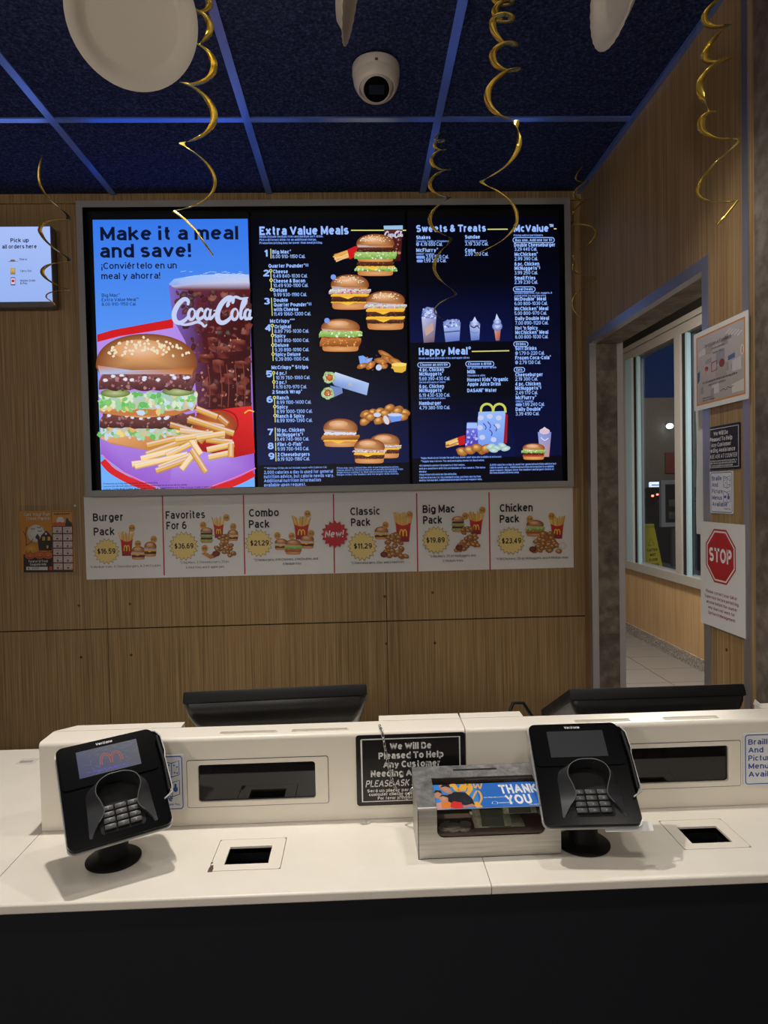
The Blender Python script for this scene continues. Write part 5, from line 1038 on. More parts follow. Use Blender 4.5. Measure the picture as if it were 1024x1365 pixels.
# ================================================================== PAYMENT TERMINALS
def rotm(yaw, pitch, roll): return Matrix.Rotation(R(yaw), 4, 'Z') @ Matrix.Rotation(R(pitch), 4, 'X') @ Matrix.Rotation(R(roll), 4, 'Y')
def terminal(base, pos, ypr, lit, label):
    t = thing('payment_terminal', label, 'payment terminal', base, 'payment terminals on the counter')
    M = Matrix.Translation(pos) @ rotm(*ypr)
    w, h = .0825, .095
    s = MB(); s.lathe([(.0, 0.0004), (.047, .0004), (.0472, .003), (.044, .0055), (.028, .008), (.026, .010)], 40, M=Matrix.Translation(base)); obj('base', s, BLACKM, t)
    top = M @ Vector((0, .04, -.03))
    s = MB(); s.tube([Vector(base) + Vector((0, 0, .007)), Vector(base) + Vector((0, .001, .045)), top], [.0255, .0255, .024], 28); obj('post', s, BLACKM, t)
    ol = rrect(-w, -h, w, h, .012, 6)
    # right side carries the stylus rest, so the outline bulges there
    bulge = [(w - .002, h - .004), (w + .006, h - .006), (w + .0135, h - .018), (w + .0155, h - .05), (w + .013, h - .062), (w + .013, -.028), (w + .005, -.042), (w - .002, -.046)]
    s = MB(); s.prism(ol, .0, .009, M=M, smooth=True); s.prism(rrect(-w + .032, -h + .02, w - .045, h - .012, .01), .0145, .042, M=M, smooth=True); body = obj('body', s, BLACKG, t)
    s = MB(); s.prism(rrect(-w - .0018, -h - .002, w + .0018, h + .002, .013, 6), .009, .0145, M=M, smooth=True); obj('rim', s, SILVER, t)
    s = MB(); s.prism(bulge, .006, .022, M=M); hold = obj('stylus_holder', s, BLACKG, t)
    s = MB(); s.tube([M @ Vector((p[0], .004, p[1])) for p in bulge], .0011, 6); obj('holder_edge', s, SILVER, hold)
    s = MB(); s.tube([M @ Vector((w + .006, -.002, .075)), M @ Vector((w + .008, -.003, .02)), M @ Vector((w + .006, -.003, -.035))], .003, 10); obj('stylus', s, BLACKM, t)
    s = MB(); s.tube([M @ Vector((w + .012, .0, -.03)), M @ Vector((w + .009, -.006, -.043)), M @ Vector((w - .006, -.006, -.052))], .0014, 8); obj('tether', s, SILVER, t)
    s = MB(); s.prism(rrect(-w + .003, .010, w - .003, h - .003, .007), -.0022, .0, M=M, smooth=True); bez = obj('display_bezel', s, BLACKG, t)
    cv = Canvas(lambda x, y: (x, y), lambda u, v, hh: M @ Vector((u, -.0024 - hh, v)), 1e-5)
    cv.part('display')
    if lit:
        g1, g2 = C(92, 94, 132), C(104, 106, 140)
        cv.poly([(-.0505, .0265), (.0525, .0265), (.0525, .0785), (-.0505, .0785)], [C(78, 80, 132), C(108, 108, 124), C(112, 114, 124), C(90, 94, 124)])
        for k in range(44):
            x, y = rnd.uniform(-.048, .05), rnd.uniform(.03, .076); cv.line(x, y, x + rnd.uniform(-.012, .012), y + rnd.uniform(-.006, .006), .00045, C(150, 152, 176))
        cv.part('arches_logo'); arches(cv, -.013, .062, .022, .0425, .0042, C(196, 124, 112))
        arches(cv, -.013, .062, .022, .0425, .0022, C(150, 80, 84))
    else:
        cv.poly([(-.0505, .0265), (.0525, .0265), (.0525, .0785), (-.0505, .0785)], [C(44, 44, 48)] * 4)
    cv.build(t, INK_D)
    def ptext(cv, tx, x0, y, x1, cap, col, bold):     # text in plane coordinates that run upwards
        v, f = glyphs(tx, bold, 0); a, b = min(p[0] for p in v), max(p[0] for p in v); sx = (x1 - x0) / (b - a)
        cv._put([(x0 + (p[0] - a) * sx, y + p[1] * cap) for p in v], f, [col] * len(v), .1)
    cv2 = Canvas(lambda x, y: (x, y), lambda u, v, hh: M @ Vector((u, -.0026 - hh, v)), 1e-5)
    cv2.part('brand_lettering'); ptext(cv2, 'Verifone', -.0165, .0832, .012, .0050, C(232, 232, 232), .012)
    if lit: cv2.part('welcome_lettering'); ptext(cv2, 'Welcome To McDonalds', -.027, .0315, .031, .0038, C(40, 40, 200), .02)
    cv2.build(t, INK_P)
    # keypad shroud: an arch that stands up from the face and dies out towards the keys
    ox = .005
    half = [(-.052, -.083, 0, -.0545, -.083), (-.040, -.066, .006, -.0535, -.063), (-.0275, -.050, .012, -.0525, -.046), (-.0295, -.036, .018, -.052, -.030), (-.0365, -.018, .025, -.051, -.012), (-.031, -.003, .029, -.043, .0035), (-.016, .005, .031, -.022, .0088), (0, .0065, .031, 0, .0095)]
    full = half + [(-a, b, c_, -d_, e_) for a, b, c_, d_, e_ in half[-2::-1]]
    fine = []
    for i in range(len(full) - 1):
        p0, p1, p2, p3 = full[max(i - 1, 0)], full[i], full[i + 1], full[min(i + 2, len(full) - 1)]
        for k in range(4):
            q = k / 4; fine.append([.5 * (2 * p1[d] + (p2[d] - p0[d]) * q + (2 * p0[d] - 5 * p1[d] + 4 * p2[d] - p3[d]) * q * q + (3 * p1[d] - p0[d] - 3 * p2[d] + p3[d]) * q ** 3) for d in range(5)])
    fine.append(list(full[-1]))
    outer = [(ox + f[3], -.0002, f[4]) for f in fine]; rim = [(ox + f[0], -.0006 - max(0, f[2]), f[1]) for f in fine]; inner = [(ox + f[0] * .97, -.0003, f[1] - .001) for f in fine]
    s = MB(); m1 = len(outer); vs = outer + rim + inner
    s.add([M @ Vector(v) for v in vs], [(i, i + 1, m1 + i + 1, m1 + i) for i in range(m1 - 1)] + [(m1 + i, m1 + i + 1, 2 * m1 + i + 1, 2 * m1 + i) for i in range(m1 - 1)], 0, True)
    sh = obj('keypad_shroud', s, mat('shroud_plastic', C(46, 47, 50), .42), t)
    s = MB(); s.tube([M @ Vector(v) for v in rim[5:-5]], .0009, 6); obj('shroud_lip', s, mat('lip_highlight', C(96, 96, 94), .5), sh)  # paler tube carries the line highlight along the shroud rim
    s = MB(); s.prism(rrect(ox - .036, -.082, ox + .036, .004, .006), -.0003, .0, M=M); obj('keypad_recess', s, VOID, t)  # flat black sheet stands for the shade inside the shroud
    for r in range(4):
        for c in range(3):
            x = ox + (c - 1) * .0205; z = -.0405 - r * .0108
            s = MB(); s.rbox((x - .0095, -.0055, z - .0046), (x + .0095, -.0003, z + .0046), .0016, 2, M=M); k = obj('key', s, KEY, t)
    cv3 = Canvas(lambda x, y: (x, y), lambda u, v, hh: M @ Vector((u, -.0057 - hh, v)), 1e-5); cv3.part('key_lettering')
    for r, row in enumerate(('123', '456', '789', '*0#')):
        for c, ch in enumerate(row): ptext(cv3, ch, ox + (c - 1) * .0205 - .0013, -.0422 - r * .0108, ox + (c - 1) * .0205 + .0013, .0034, C(150, 150, 146), .0)
    cv3.build(t, INK_P)
    return t, M
terminal((-.45, 1.206, TOP), (-.443, 1.196, H - .504), (24.5, -49.7, -4.2), True, 'black payment terminal with a lit screen, tilted on its stand at the counter end')
t, M = terminal((.387, 1.196, TOP), (.387, 1.196, H - .508), (-6.9, -50.2, -2.6), False, 'black payment terminal with a dark screen, beside the steel donation box')
s = MB(); s.box((.020, .015, -.1015), (.1, .016, -.085), M=M); obj('backing_card', s, PAPER, t)

# ================================================================== REGISTER SCREENS (seen from the back)
def register(top_c, yaw, tilt, label, wd=.385):
    t = thing('register_monitor', label, 'monitor', (top_c[0], top_c[1] + .14, TOP), 'register monitors behind the riser')
    c_, s_ = math.cos(R(tilt)), math.sin(R(tilt)); hw = wd / 2
    Mm = Matrix.Translation(top_c) @ Matrix.Rotation(R(yaw), 4, 'Z') @ Matrix(((1, 0, 0, 0), (0, c_, s_, 0), (0, -s_, c_, 0), (0, 0, 0, 1)))
    s = MB(); s.rbox((-hw, 0, -.0255), (hw, .265, 0), .004, 2, M=Mm); obj('front_bezel', s, BLACKM, t)
    s = MB(); s.box((-hw + .015, .015, 0.0001), (hw - .015, .25, .0006), M=Mm); obj('display', s, BLACKG, t)
    # back shell lofted from the bezel to a smaller rear plate
    prof = [(0, 0, .003, .255), (-.008, .002, .004, .252), (-.022, .008, .010, .246), (-.036, .018, .022, .236), (-.048, .034, .040, .225), (-.053, .050, .058, .21)]
    s = MB(); rings = []
    for dz, ins, v0, v1 in prof: rings.append([Mm @ Vector((x, y, -.0255 + dz)) for x, y in rrect(-hw + .002 + ins, v0, hw - .002 - ins, v1, .014, 5)])
    n = len(rings[0]); vs = [v for r in rings for v in r]
    s.add(vs, [(i * n + (k + 1) % n, i * n + k, (i + 1) * n + k, (i + 1) * n + (k + 1) % n) for i in range(len(rings) - 1) for k in range(n)] + [tuple((len(rings) - 1) * n + k for k in range(n))], 0, True)
    sh = obj('back_shell', s, mat('satin_black_shell', C(19, 19, 20), .34), t)
    for x in (-hw + .028, hw - .028):
        s = MB(); s.lathe([(.006, .0), (.006, .002), (.004, .003), (0, .003)], 14, M=Mm @ Matrix.Translation((x, .013, -.0255 - .018)) @ Matrix.Rotation(R(140), 4, 'X')); obj('screw_cap', s, BLACKM, sh)
    s = MB(); s.tube([Mm @ Vector((-hw + .06, .052, -.0785)), Mm @ Vector((-hw + .065, .048, -.0775)), Mm @ Vector((hw - .065, .048, -.0775)), Mm @ Vector((hw - .06, .052, -.0785))], .0009, 6); obj('shell_seam', s, GREY, sh)
    s = MB(); q = Mm @ Vector((0, .15, -.078)); s.rbox((q.x - .05, q.y - .02, TOP + .012), (q.x + .05, q.y + .02, q.z), .004); obj('stand', s, BLACKM, t)
    s = MB(); s.rbox((q.x - .1, q.y - .07, TOP + .0005), (q.x + .1, q.y + .07, TOP + .012), .004); obj('base', s, BLACKM, t)
    return t
pl = (on_y(245, 922, 1.43) + on_y(488, 911, 1.45)) / 2; pr = (on_y(755, 918, 1.44) + on_y(996, 911, 1.44)) / 2
register(tuple(pl), 3, 27, 'black register monitor seen from behind, above the black assistance sign and left slot window')
register(tuple(pr), 0, 27, 'black register monitor seen from behind, in front of the doorway')
# cable and small items by the registers
pts = [on_y(688, 958, 1.47), on_y(700, 952, 1.49), on_y(712, 956, 1.47), on_y(722, 962, 1.45)]
pts = [Vector((.305, 1.435, RT - .02)), Vector((.32, 1.45, RT + .006)), Vector((.345, 1.46, RT + .002)), Vector((.365, 1.455, RT - .03)), Vector((.37, 1.45, TOP + .004))]
s = MB(); s.tube(pts, .004, 8); tag(obj('monitor_cable', s, BLACKM, base=(.33, 1.45, TOP)), 'black cable looping up beside the monitor in front of the doorway', 'cable')
p = on_z(262, 972, RT - .03); s = MB(); s.rbox((-.335, 1.44, TOP + .0005), (-.30, 1.475, RT - .004), .01, 3); tag(obj('wipes_box', s, mat('blue_card', C(40, 60, 150), .5), base=(-.317, 1.46, TOP)), 'small blue container peeking out behind the register monitor edge', 'container')
s = MB(); s.add([(.822, 1.405, RT + .0012), (.838, 1.398, RT + .0012), (.823, 1.40, RT + .014), (.832, 1.392, RT + .0012)], [(0, 1, 2), (1, 3, 2), (3, 0, 2), (0, 3, 1)]); tag(obj('folded_card', s, PAPER, base=(.825, 1.41, RT)), 'small folded white card standing beside the monitor by the stone wall', 'card')

# ================================================================== DONATION BOX
BX = (.0875, .338); FY, FZ = 1.1645, H - .5505; TY, TZ = 1.292, H - .529
t = thing('donation_box', 'brushed steel donation box with a thank-you card behind its clear window', 'donation box', ((BX[0] + BX[1]) / 2, 1.22, TOP))
tl = lambda q: (FY + (TY - FY) * q, FZ + (TZ - FZ) * q)          # along the lid from the fold to the back
k_ = .0012
def lidquad(s, x0, x1, q0, q1, m=0, d=0.):
    (a, b), (c, e) = tl(q0), tl(q1); s.add([(x0, a, b - d), (x1, a, b - d), (x1, c, e - d), (x0, c, e - d), (x0, a, b - k_ - d), (x1, a, b - k_ - d), (x1, c, e - k_ - d), (x0, c, e - k_ - d)], [(0, 1, 2, 3), (7, 6, 5, 4), (0, 4, 5, 1), (1, 5, 6, 2), (2, 6, 7, 3), (3, 7, 4, 0)], m)
def frontquad(s, x0, x1, z0, z1): s.box((x0, FY, z0), (x1, FY + k_, z1))
OX0, OX1 = .121, .3105; OZ = H - .603; OQ = .70
s = MB(); s.box((BX[0], FY, TOP + .0004), (BX[0] + k_, FY + k_, FZ)); 
for x in (BX[0], BX[1] - k_): s.prism([(FY + k_, TOP + .0004), (FY + k_, FZ), (TY, TZ), (1.277, TOP + .0004)], x, x + k_, plane='yz')
s.add([(BX[0], 1.277, TOP + .0004), (BX[1], 1.277, TOP + .0004), (BX[1], TY, TZ), (BX[0], TY, TZ)], [(0, 1, 2, 3)])
s.box((BX[0], FY, TOP + .0004), (BX[1], 1.277, TOP + .0014)); obj('shell', s, STEEL, t)
s = MB(); frontquad(s, BX[0], OX0, TOP + .0004, FZ); frontquad(s, OX1, BX[1], TOP + .0004, FZ); frontquad(s, OX0, OX1, TOP + .0004, OZ)
for x, sg in ((OX0, 1), (OX1, -1)):
    r = .012; pts = [(x, OZ)] + [(x + sg * (r - r * math.sin(R(90) * j / 6)), OZ + r - r * math.cos(R(90) * j / 6)) for j in range(7)]
    s.prism(pts, FY, FY + k_)
obj('front_plate', s, STEEL, t)
s = MB(); lidquad(s, BX[0], OX0, 0, 1); lidquad(s, OX1, BX[1], 0, 1); lidquad(s, OX0, OX1, OQ, 1); lid = obj('lid', s, STEELTOP, t)
s = MB(); lidquad(s, .165, .248, .86, .90, 0, -.0003); obj('coin_slot', s, VOID, lid)
s = MB(); s.tube([(BX[0], FY + .002, FZ - .0015), (OX0, FY + .002, FZ - .0015)], .003, 10); s.tube([(OX1, FY + .002, FZ - .0015), (BX[1], FY + .002, FZ - .0015)], .003, 10); obj('fold_edge', s, STEEL, t)
s = MB(); (a, b), (c, e) = tl(0), tl(OQ + .02)
s.face([(OX0 - .003, FY + .002, OZ - .004), (OX1 + .003, FY + .002, OZ - .004), (OX1 + .003, FY + .002, FZ - .002), (OX0 - .003, FY + .002, FZ - .002)])
s.face([(OX0 - .003, a, b - .0018), (OX1 + .003, a, b - .0018), (OX1 + .003, c, e - .0018), (OX0 - .003, c, e - .0018)]); obj('window_pane', s, PLAST, t)
DKB = mat('shaded_box_lining', C(84, 68, 54), .6)  # shade inside the box put into an added dark brown lining
s = MB(); s.box((BX[0] + .002, FY + .003, TOP + .038), (BX[1] - .002, 1.274, TOP + .0395)); s.box((BX[0] + .002, 1.2725, TOP + .0395), (BX[1] - .002, 1.274, TZ - .004))
for x in (BX[0] + .0016, BX[1] - .0026): s.prism([(FY + .003, TOP + .0395), (FY + .003, FZ - .004), (1.2725, TZ - .006), (1.2725, TOP + .0395)], x, x + .001, plane='yz')
obj('lining', s, DKB, t)
# the card lies under the sloping pane
ca, cb = .0, .56
lay = lambda u, v, h: (OX0 + (OX1 - OX0) * u, tl(cb + (ca - cb) * v)[0], tl(cb + (ca - cb) * v)[1] - .0026 + h)
o = thing('thank_you_card', 'blue THANK YOU card with a family photo, inside the donation box window', 'card', lay(.5, 1, -.0006))
s = MB(); vs = [lay(u, v, h) for h in (-.0006, 0) for u, v in ((0, 1), (1, 1), (1, 0), (0, 0))]; s.add(vs, [(3, 2, 1, 0), (4, 5, 6, 7), (0, 1, 5, 4), (1, 2, 6, 5), (2, 3, 7, 6), (3, 0, 4, 7)]); obj('card', s, PAPER, o)
cv = Canvas(lambda u, v: (u, 1 - v), lambda u, v, h: lay(u, 1 - v, .00005 + h)); BL = C(34, 112, 206); YW = C(240, 180, 60)
cv.part('print'); cv.rect(0, 0, 1, 1, BL); cv.poly([(0, 0), (.42, 0), (.40, 1), (0, 1)], C(60, 140, 222))
for pts, w in (([(.2, -.02), (.24, .3), (.3, .02)], .05), ([(.28, .3), (.34, .0), (.36, .2), (.3, .5)], .05), ([(.34, .7), (.42, .3), (.44, .6), (.38, .95)], .02), ([(.40, .0), (.41, .2), (.44, .02), (.45, .24), (.48, .0)], .014), ([(.36, .75), (.4, .98)], .06), ([(.16, .1), (.19, .0)], .04)): cv.stroke(pts, w, YW)
cv.part('family_photo')
SK = C(190, 136, 104)
cv.poly([(.12, .45), (.2, .32), (.3, .36), (.35, .62), (.36, .86), (.3, .9), (.2, .8), (.12, .9)], C(22, 24, 32))                 # dark shirt
cv.poly([(.16, .98), (.34, .82), (.36, .92), (.2, 1)], SK); cv.poly([(.0, .75), (.1, .7), (.14, .98), (0, 1)], C(206, 160, 150))
cv.ell(.12, .2, .045, .2, SK, C(206, 156, 120), -.2); cv.poly([(.07, .12), (.1, .0), (.16, .0), (.17, .14), (.12, .08)], C(30, 22, 22))
cv.ell(.035, .42, .04, .16, SK, C(200, 150, 120)); cv.poly([(0, .36), (.02, .22), (.07, .24), (.08, .4), (.04, .3)], C(40, 26, 24))
cv.ell(.085, .60, .04, .15, C(196, 140, 110), C(210, 160, 130)); cv.poly([(.045, .52), (.07, .42), (.12, .44), (.13, .56), (.08, .48)], C(44, 28, 24))
cv.poly([(.05, .76), (.12, .7), (.16, .8), (.13, .96), (.05, .98)], C(232, 130, 50)); cv.poly([(.14, .78), (.17, .7), (.24, .76), (.25, .98), (.17, 1), (.13, .92)], C(222, 46, 36))
cv.part('thank_you_lettering'); WH = C(244, 246, 250)
def T(tx, x0, y, x1, cap, b=.03):
    v, f = glyphs(tx, b, 0); a_, b_ = min(p[0] for p in v), max(p[0] for p in v); sx = (x1 - x0) / (b_ - a_)
    cv._put([(x0 + (p[0] - a_) * sx, 1 - (y - p[1] * cap)) for p in v], f, [WH] * len(v), .1)
T('THANK', .63, .47, .995, .38); T('YOU', .66, .90, .90, .38)
cv.part('small_lettering'); T('Your change makes a difference', .46, .62, .68, .05, .01); T('Ronald McDonald House', .585, .85, .72, .05, .01); T('rmhc.org/donate', .86, .96, .99, .05, .01); cv.outline([(.52, .86), (.53, .78), (.555, .76), (.575, .80), (.57, .88)], .006, WH)
cv.build(o, INK_P)
# coins and notes on the floor of the box
FLR = TOP + .0398
coins = [(.138, 1.192, 0, COIN, .0121), (.152, 1.186, 0, COIN, .0106), (.160, 1.198, 0, COPPER, .0095), (.145, 1.204, 0, COIN, .0121), (.171, 1.188, 0, COIN, .0121), (.149, 1.194, .0017, COIN, .0121), (.163, 1.190, .0018, COIN, .0106), (.133, 1.206, .0, COPPER, .0095), (.156, 1.203, .0019, COPPER, .0095), (.140, 1.196, .0019, COIN, .0106), (.176, 1.203, 0, COIN, .0106), (.154, 1.190, .0036, COIN, .0121)]
cn = ('near the front corner', 'small one near the front corner', 'copper one under others')
for i, (x, y, dz, m, r) in enumerate(coins):
    s = MB(); s.lathe([(r, 0), (r, .0016)], 22, M=Matrix.Translation((x, y, FLR + dz))); s.lathe([(r * .82, .0016), (r * .8, .0018), (0, .0018)], 22, M=Matrix.Translation((x, y, FLR + dz)))
    tag(obj('coin', s, m, base=(x, y, FLR + dz)), ('copper' if m is COPPER else 'silver') + ' coin in the loose heap inside the steel donation box', 'coin', ('copper' if m is COPPER else 'silver') + ' coins in the donation box')
def bill(pts, x0, x1, label):
    s = MB(); vs = [(x, y, z) for y, z in pts for x in (x0, x1)]; s.add(vs, [(2 * i, 2 * i + 1, 2 * i + 3, 2 * i + 2) for i in range(len(pts) - 1)], 0, True)
    o = obj('banknote', s, BILL, base=((x0 + x1) / 2, pts[0][0], pts[0][1])); m_ = o.modifiers.new('thickness', 'SOLIDIFY'); m_.thickness = .0003
    tag(o, label, 'banknote', 'banknotes in the donation box')
    s = MB(); xm = (x0 + x1) / 2
    for i in range(len(pts) - 1):
        (ya, za), (yb, zb) = pts[i], pts[i + 1]; s.face([(xm - .02, ya, za + .0006), (xm + .02, ya, za + .0006), (xm + .02, yb, zb + .0006), (xm - .02, yb, zb + .0006)])
    obj('portrait', s, mat('banknote_ink', C(84, 88, 74), .8), o)
bill([(1.184, FLR + .004), (1.196, FLR + .014), (1.212, FLR + .020), (1.235, FLR + .018), (1.252, FLR + .010)], .190, .256, 'folded banknote standing in the middle of the donation box')
bill([(1.186, FLR + .001), (1.20, FLR + .004), (1.22, FLR + .005), (1.245, FLR + .003)], .19, .28, 'banknote lying flat at the bottom of the donation box')
bill([(1.20, FLR + .018), (1.215, FLR + .028), (1.24, FLR + .028), (1.258, FLR + .022)], .245, .305, 'banknote curled high at the far end inside the donation box')
# chain from the riser to the box
t = thing('security_chain', 'thin silver chain from the riser top to the donation box side', 'chain', (.075, 1.28, TOP + .05))
path = [Vector((.028, 1.345, RT + .004)), Vector((.031, 1.322, RT + .004)), on_y(511, 983, 1.309), on_y(514, 1000, 1.307), on_y(517, 1016, 1.304), on_y(521, 1034, 1.30), on_y(527, 1050, 1.294), on_y(535, 1061, 1.285), on_y(541, 1064, 1.275), Vector((.0865, 1.264, H - .558))]
tot = [0]
for i in range(1, len(path)): tot.append(tot[-1] + (path[i] - path[i - 1]).length)
def at_len(d):
    for i in range(1, len(path)):
        if d <= tot[i]: return path[i - 1].lerp(path[i], (d - tot[i - 1]) / (tot[i] - tot[i - 1])), (path[i] - path[i - 1]).normalized()
    return path[-1], (path[-1] - path[-2]).normalized()
nl = 24; L = tot[-1] / nl
link0 = MB(); pts = [(.0022 * math.cos(a) , 0, (.0038 * math.sin(a)) + (.0015 if math.sin(a) > 0 else -.0015)) for a in [2 * math.pi * k / 14 for k in range(15)]]; link0.tube(pts, .0008, 6)
lm = None
for k in range(nl):
    p, d = at_len((k + .5) * L); Mq = Matrix.Translation(p) @ d.to_track_quat('Z', 'Y').to_matrix().to_4x4() @ Matrix.Rotation(R(90 * (k % 2) + 20), 4, 'Z') @ Matrix.Scale(L / .0085 if L / .0085 > 1 else 1, 4)
    s = MB(); s.add(link0.v, link0.f, 0, True, Mq); obj('link', s, mat('chain_steel', C(190, 190, 188), .25, .9) if lm is None else lm, t); lm = bpy.data.materials['chain_steel']

# ================================================================== HANGING FROM THE CEILING
pc = Vector((.07, 1.937, CEIL - .0055))
t = thing('security_camera', 'white dome security camera fixed to the dark ceiling', 'camera', tuple(pc))
s = MB(); s.lathe([(.0, 0), (.064, 0), (.066, -.004), (.066, -.026), (.0645, -.030)], 48, M=Matrix.Translation(pc)); obj('mount', s, CAMW, t)
s = MB(); s.box((pc.x - .004, pc.y - .0668, pc.z - .024), (pc.x + .004, pc.y - .0655, pc.z - .017)); obj('lock_tab', s, GREY, t)
ax = Vector((.02, -.30, -1)).normalized(); Mc = Matrix.Translation(pc + Vector((0, 0, -.026))) @ (-ax).to_track_quat('Z', 'Y').to_matrix().to_4x4()
s = MB(); s.lathe([(.0642, .0), (.0645, -.006), (.063, -.020), (.0585, -.034), (.052, -.046), (.0495, -.0475), (.047, -.044), (.047, -.03)], 48, M=Mc, caps=False); obj('collar', s, CAMW, t)
d = Vector((.0, -.52, -.85)).normalized(); ec = pc + Vector((0, -.012, -.054)); Me = Matrix.Translation(ec) @ d.to_track_quat('Z', 'Y').to_matrix().to_4x4()
s = MB(); s.lathe([(.0, -.047)] + [(.047 * math.sin(R(a)), -.047 * math.cos(R(a))) for a in range(10, 130, 8)] + [(.0382, .0295), (.0368, .032), (.0352, .029)], 40, M=Me, caps=False); eye = obj('eyeball', s, CAMW, t)
s = MB(); s.lathe([(.0356, .0285), (.0, .0285)], 32, M=Me, caps=False); obj('front_glass', s, DARKGLASS, eye)
s = MB(); s.prism(rrect(-.021, -.014, .021, .012, .003), .0287, .0293, M=Me, plane='xy'); obj('lens_window', s, mat('lens_window', C(30, 36, 58), .08), eye)

def paper_plate(px, py, Y, r, normal, roll, label):
    c = on_y(px, py, Y); t = thing('paper_plate', label, 'plate', tuple(c), 'paper plates hanging from the ceiling')
    q = Vector(normal).normalized().to_track_quat('Z', 'Y').to_matrix().to_4x4(); Mp = Matrix.Translation(c) @ q
    n = 72; prof = [(0, -.006), (.68, -.006), (.73, -.0045), (.80, .004), (.86, .010), (.955, .0125), (1.0, .0115), (1.0, .0105), (.955, .0112), (.86, .0085), (.80, .0025), (.73, -.0058), (.68, -.0073), (0, -.0073)]
    s = MB(); vs = []
    for j, (rr, z) in enumerate(prof):
        for k in range(n):
            fl = .0006 * math.cos(k * math.pi) if .79 < rr else 0
            vs.append((rr * r * math.cos(2 * math.pi * k / n), rr * r * math.sin(2 * math.pi * k / n), z + fl))
    s.add(vs, [(j * n + k, j * n + (k + 1) % n, (j + 1) * n + (k + 1) % n, (j + 1) * n + k) for j in range(len(prof) - 1) for k in range(n)], 0, True, Mp); obj('plate', s, PLATE, t)
    top = max((Mp @ Vector((r * .96 * math.cos(a), r * .96 * math.sin(a), .012)) for a in [k * .1 for k in range(63)]), key=lambda v: v.z)
    s = MB(); s.tube([top - Vector((0, 0, .004)), Vector((top.x, top.y, CEIL - .006))], .0006, 5); obj('string', s, PAPER, t)
c = on_y(178, 31, 1.25) - Vector((0, 0, H))
paper_plate(177, 24, 1.25, .1115, (-c.x * .8, -c.y, -c.z * 1.0), 0, 'cream paper plate hanging face-on from the ceiling at the left')
paper_plate(464, -50, 1.22, .121, (.985, .0, -.2), 0, 'cream paper plate hanging edge-on above the security camera')
paper_plate(830, -40, 1.20, .119, (-.995, -.045, .02), 0, 'cream paper plate seen obliquely, hanging toward the right wall')

def streamer(keys, Y, w, label, start='cusp', tail=None, taper=True, wmin=.15):
    """a coiled foil ribbon: keys are its left and right turning points; it is a true helix about a vertical axis"""
    P = [on_y(px, py, Y) for px, py in keys]
    if keys[0][1] > 160 and abs(P[0].z - CEIL) < .12: P[0].z = CEIL - .007
    t = thing('foil_streamer', label, 'streamer', (P[0].x, Y, P[0].z), 'gold foil streamers hanging from the ceiling')
    C_, N_ = [], []; nseg = 14
    for i in range(len(P) - 1):
        a, b = P[i], P[i + 1]; xm = (a.x + b.x) / 2; r = (a.x - b.x) / 2
        for k in range(nseg + (i == len(P) - 2)):
            q = k / nseg; x = xm + r * math.cos(math.pi * q); y = Y - (1 if i % 2 == 0 else -1) * abs(r) * math.sin(math.pi * q) * (1 if start == 'cusp' else -1)
            C_.append(Vector((x, y, a.z + (b.z - a.z) * q))); N_.append(Vector((x - xm, y - Y, 0)))
    if tail:
        for px, py, dy in tail: p = on_y(px, py, Y + dy); C_.append(p); N_.append(N_[-1])
    n = len(C_); vs = []
    for i in range(n):
        tn = (C_[min(i + 1, n - 1)] - C_[max(i - 1, 0)]).normalized(); rad = N_[i].normalized() if N_[i].length > 1e-6 else Vector((0, -1, 0))
        sd = (rad - tn * rad.dot(tn)).normalized(); up_ = tn.cross(sd); f = 1.
        if taper: f = min(1, .35 + 2.2 * i / n, .25 + 3. * (n - 1 - i) / n)
        cup = up_ * (.0006 * math.sin(i * .9))
        vs += [C_[i] + sd * w * .5 * f + cup, C_[i] + up_ * .0008, C_[i] - sd * w * .5 * f - cup]
    s = MB(); s.add(vs, [(3 * i + j, 3 * i + j + 1, 3 * i + j + 4, 3 * i + j + 3) for i in range(n - 1) for j in (0, 1)], 0, True)
    rb = obj('ribbon', s, GOLD, t); m_ = rb.modifiers.new('thickness', 'SOLIDIFY'); m_.thickness = .0002
    if P[0].z < CEIL - .02 or True:
        s = MB(); s.tube([P[0], Vector((P[0].x, Y, CEIL - .006))] if P[0].z < CEIL - .02 else [P[0], P[0] + Vector((0, 0, .0015))], .0005, 5); obj('string', s, PAPER, t)
streamer([(66, 216), (53, 246), (90, 293), (55, 312), (91, 349), (58, 367), (92, 388), (63, 398)], 2.3, .013, 'gold foil streamer hanging over the edge of the pick-up screen', tail=[(72, 404, 0), (74, 408, 0)])
streamer([(262, -58), (276, -40), (260, -18), (279, 2), (258, 14), (280, 34), (262, 58), (285, 84), (245, 110), (285, 150), (243, 190), (286, 238), (231, 281)], 1.62, .0165, 'gold foil streamer hanging beside the face-on paper plate', tail=[(246, 292, 0), (262, 308, 0), (284, 341, .0)])
streamer([(592, 182), (580, 185), (592, 188), (579, 193), (593, 199), (575, 213), (599, 226), (573, 245), (598, 263), (573, 292), (601, 317), (579, 354), (608, 392), (579, 414), (590, 426)], 2.28, .013, 'gold foil streamer in front of the Sweets & Treats heading')
streamer([(681, -66), (660, -48), (680, -30), (656, -12), (682, 4), (660, 14), (682, 27), (657, 28), (686, 62), (657, 72), (690, 92), (650, 125), (688, 160), (692, 194), (642, 243), (689, 296), (634, 341)], 1.66, .0165, 'longest gold foil streamer, hanging between the camera and the menu board right end', tail=[(640, 338, 0)])
streamer([(782, 229), (768, 236), (784, 241), (766, 257), (787, 265), (765, 281), (763, 300), (794, 314), (765, 340), (765, 354), (792, 369), (763, 400), (789, 436)], 2.48, .011, 'small gold foil streamer in the corner beside the right wall')
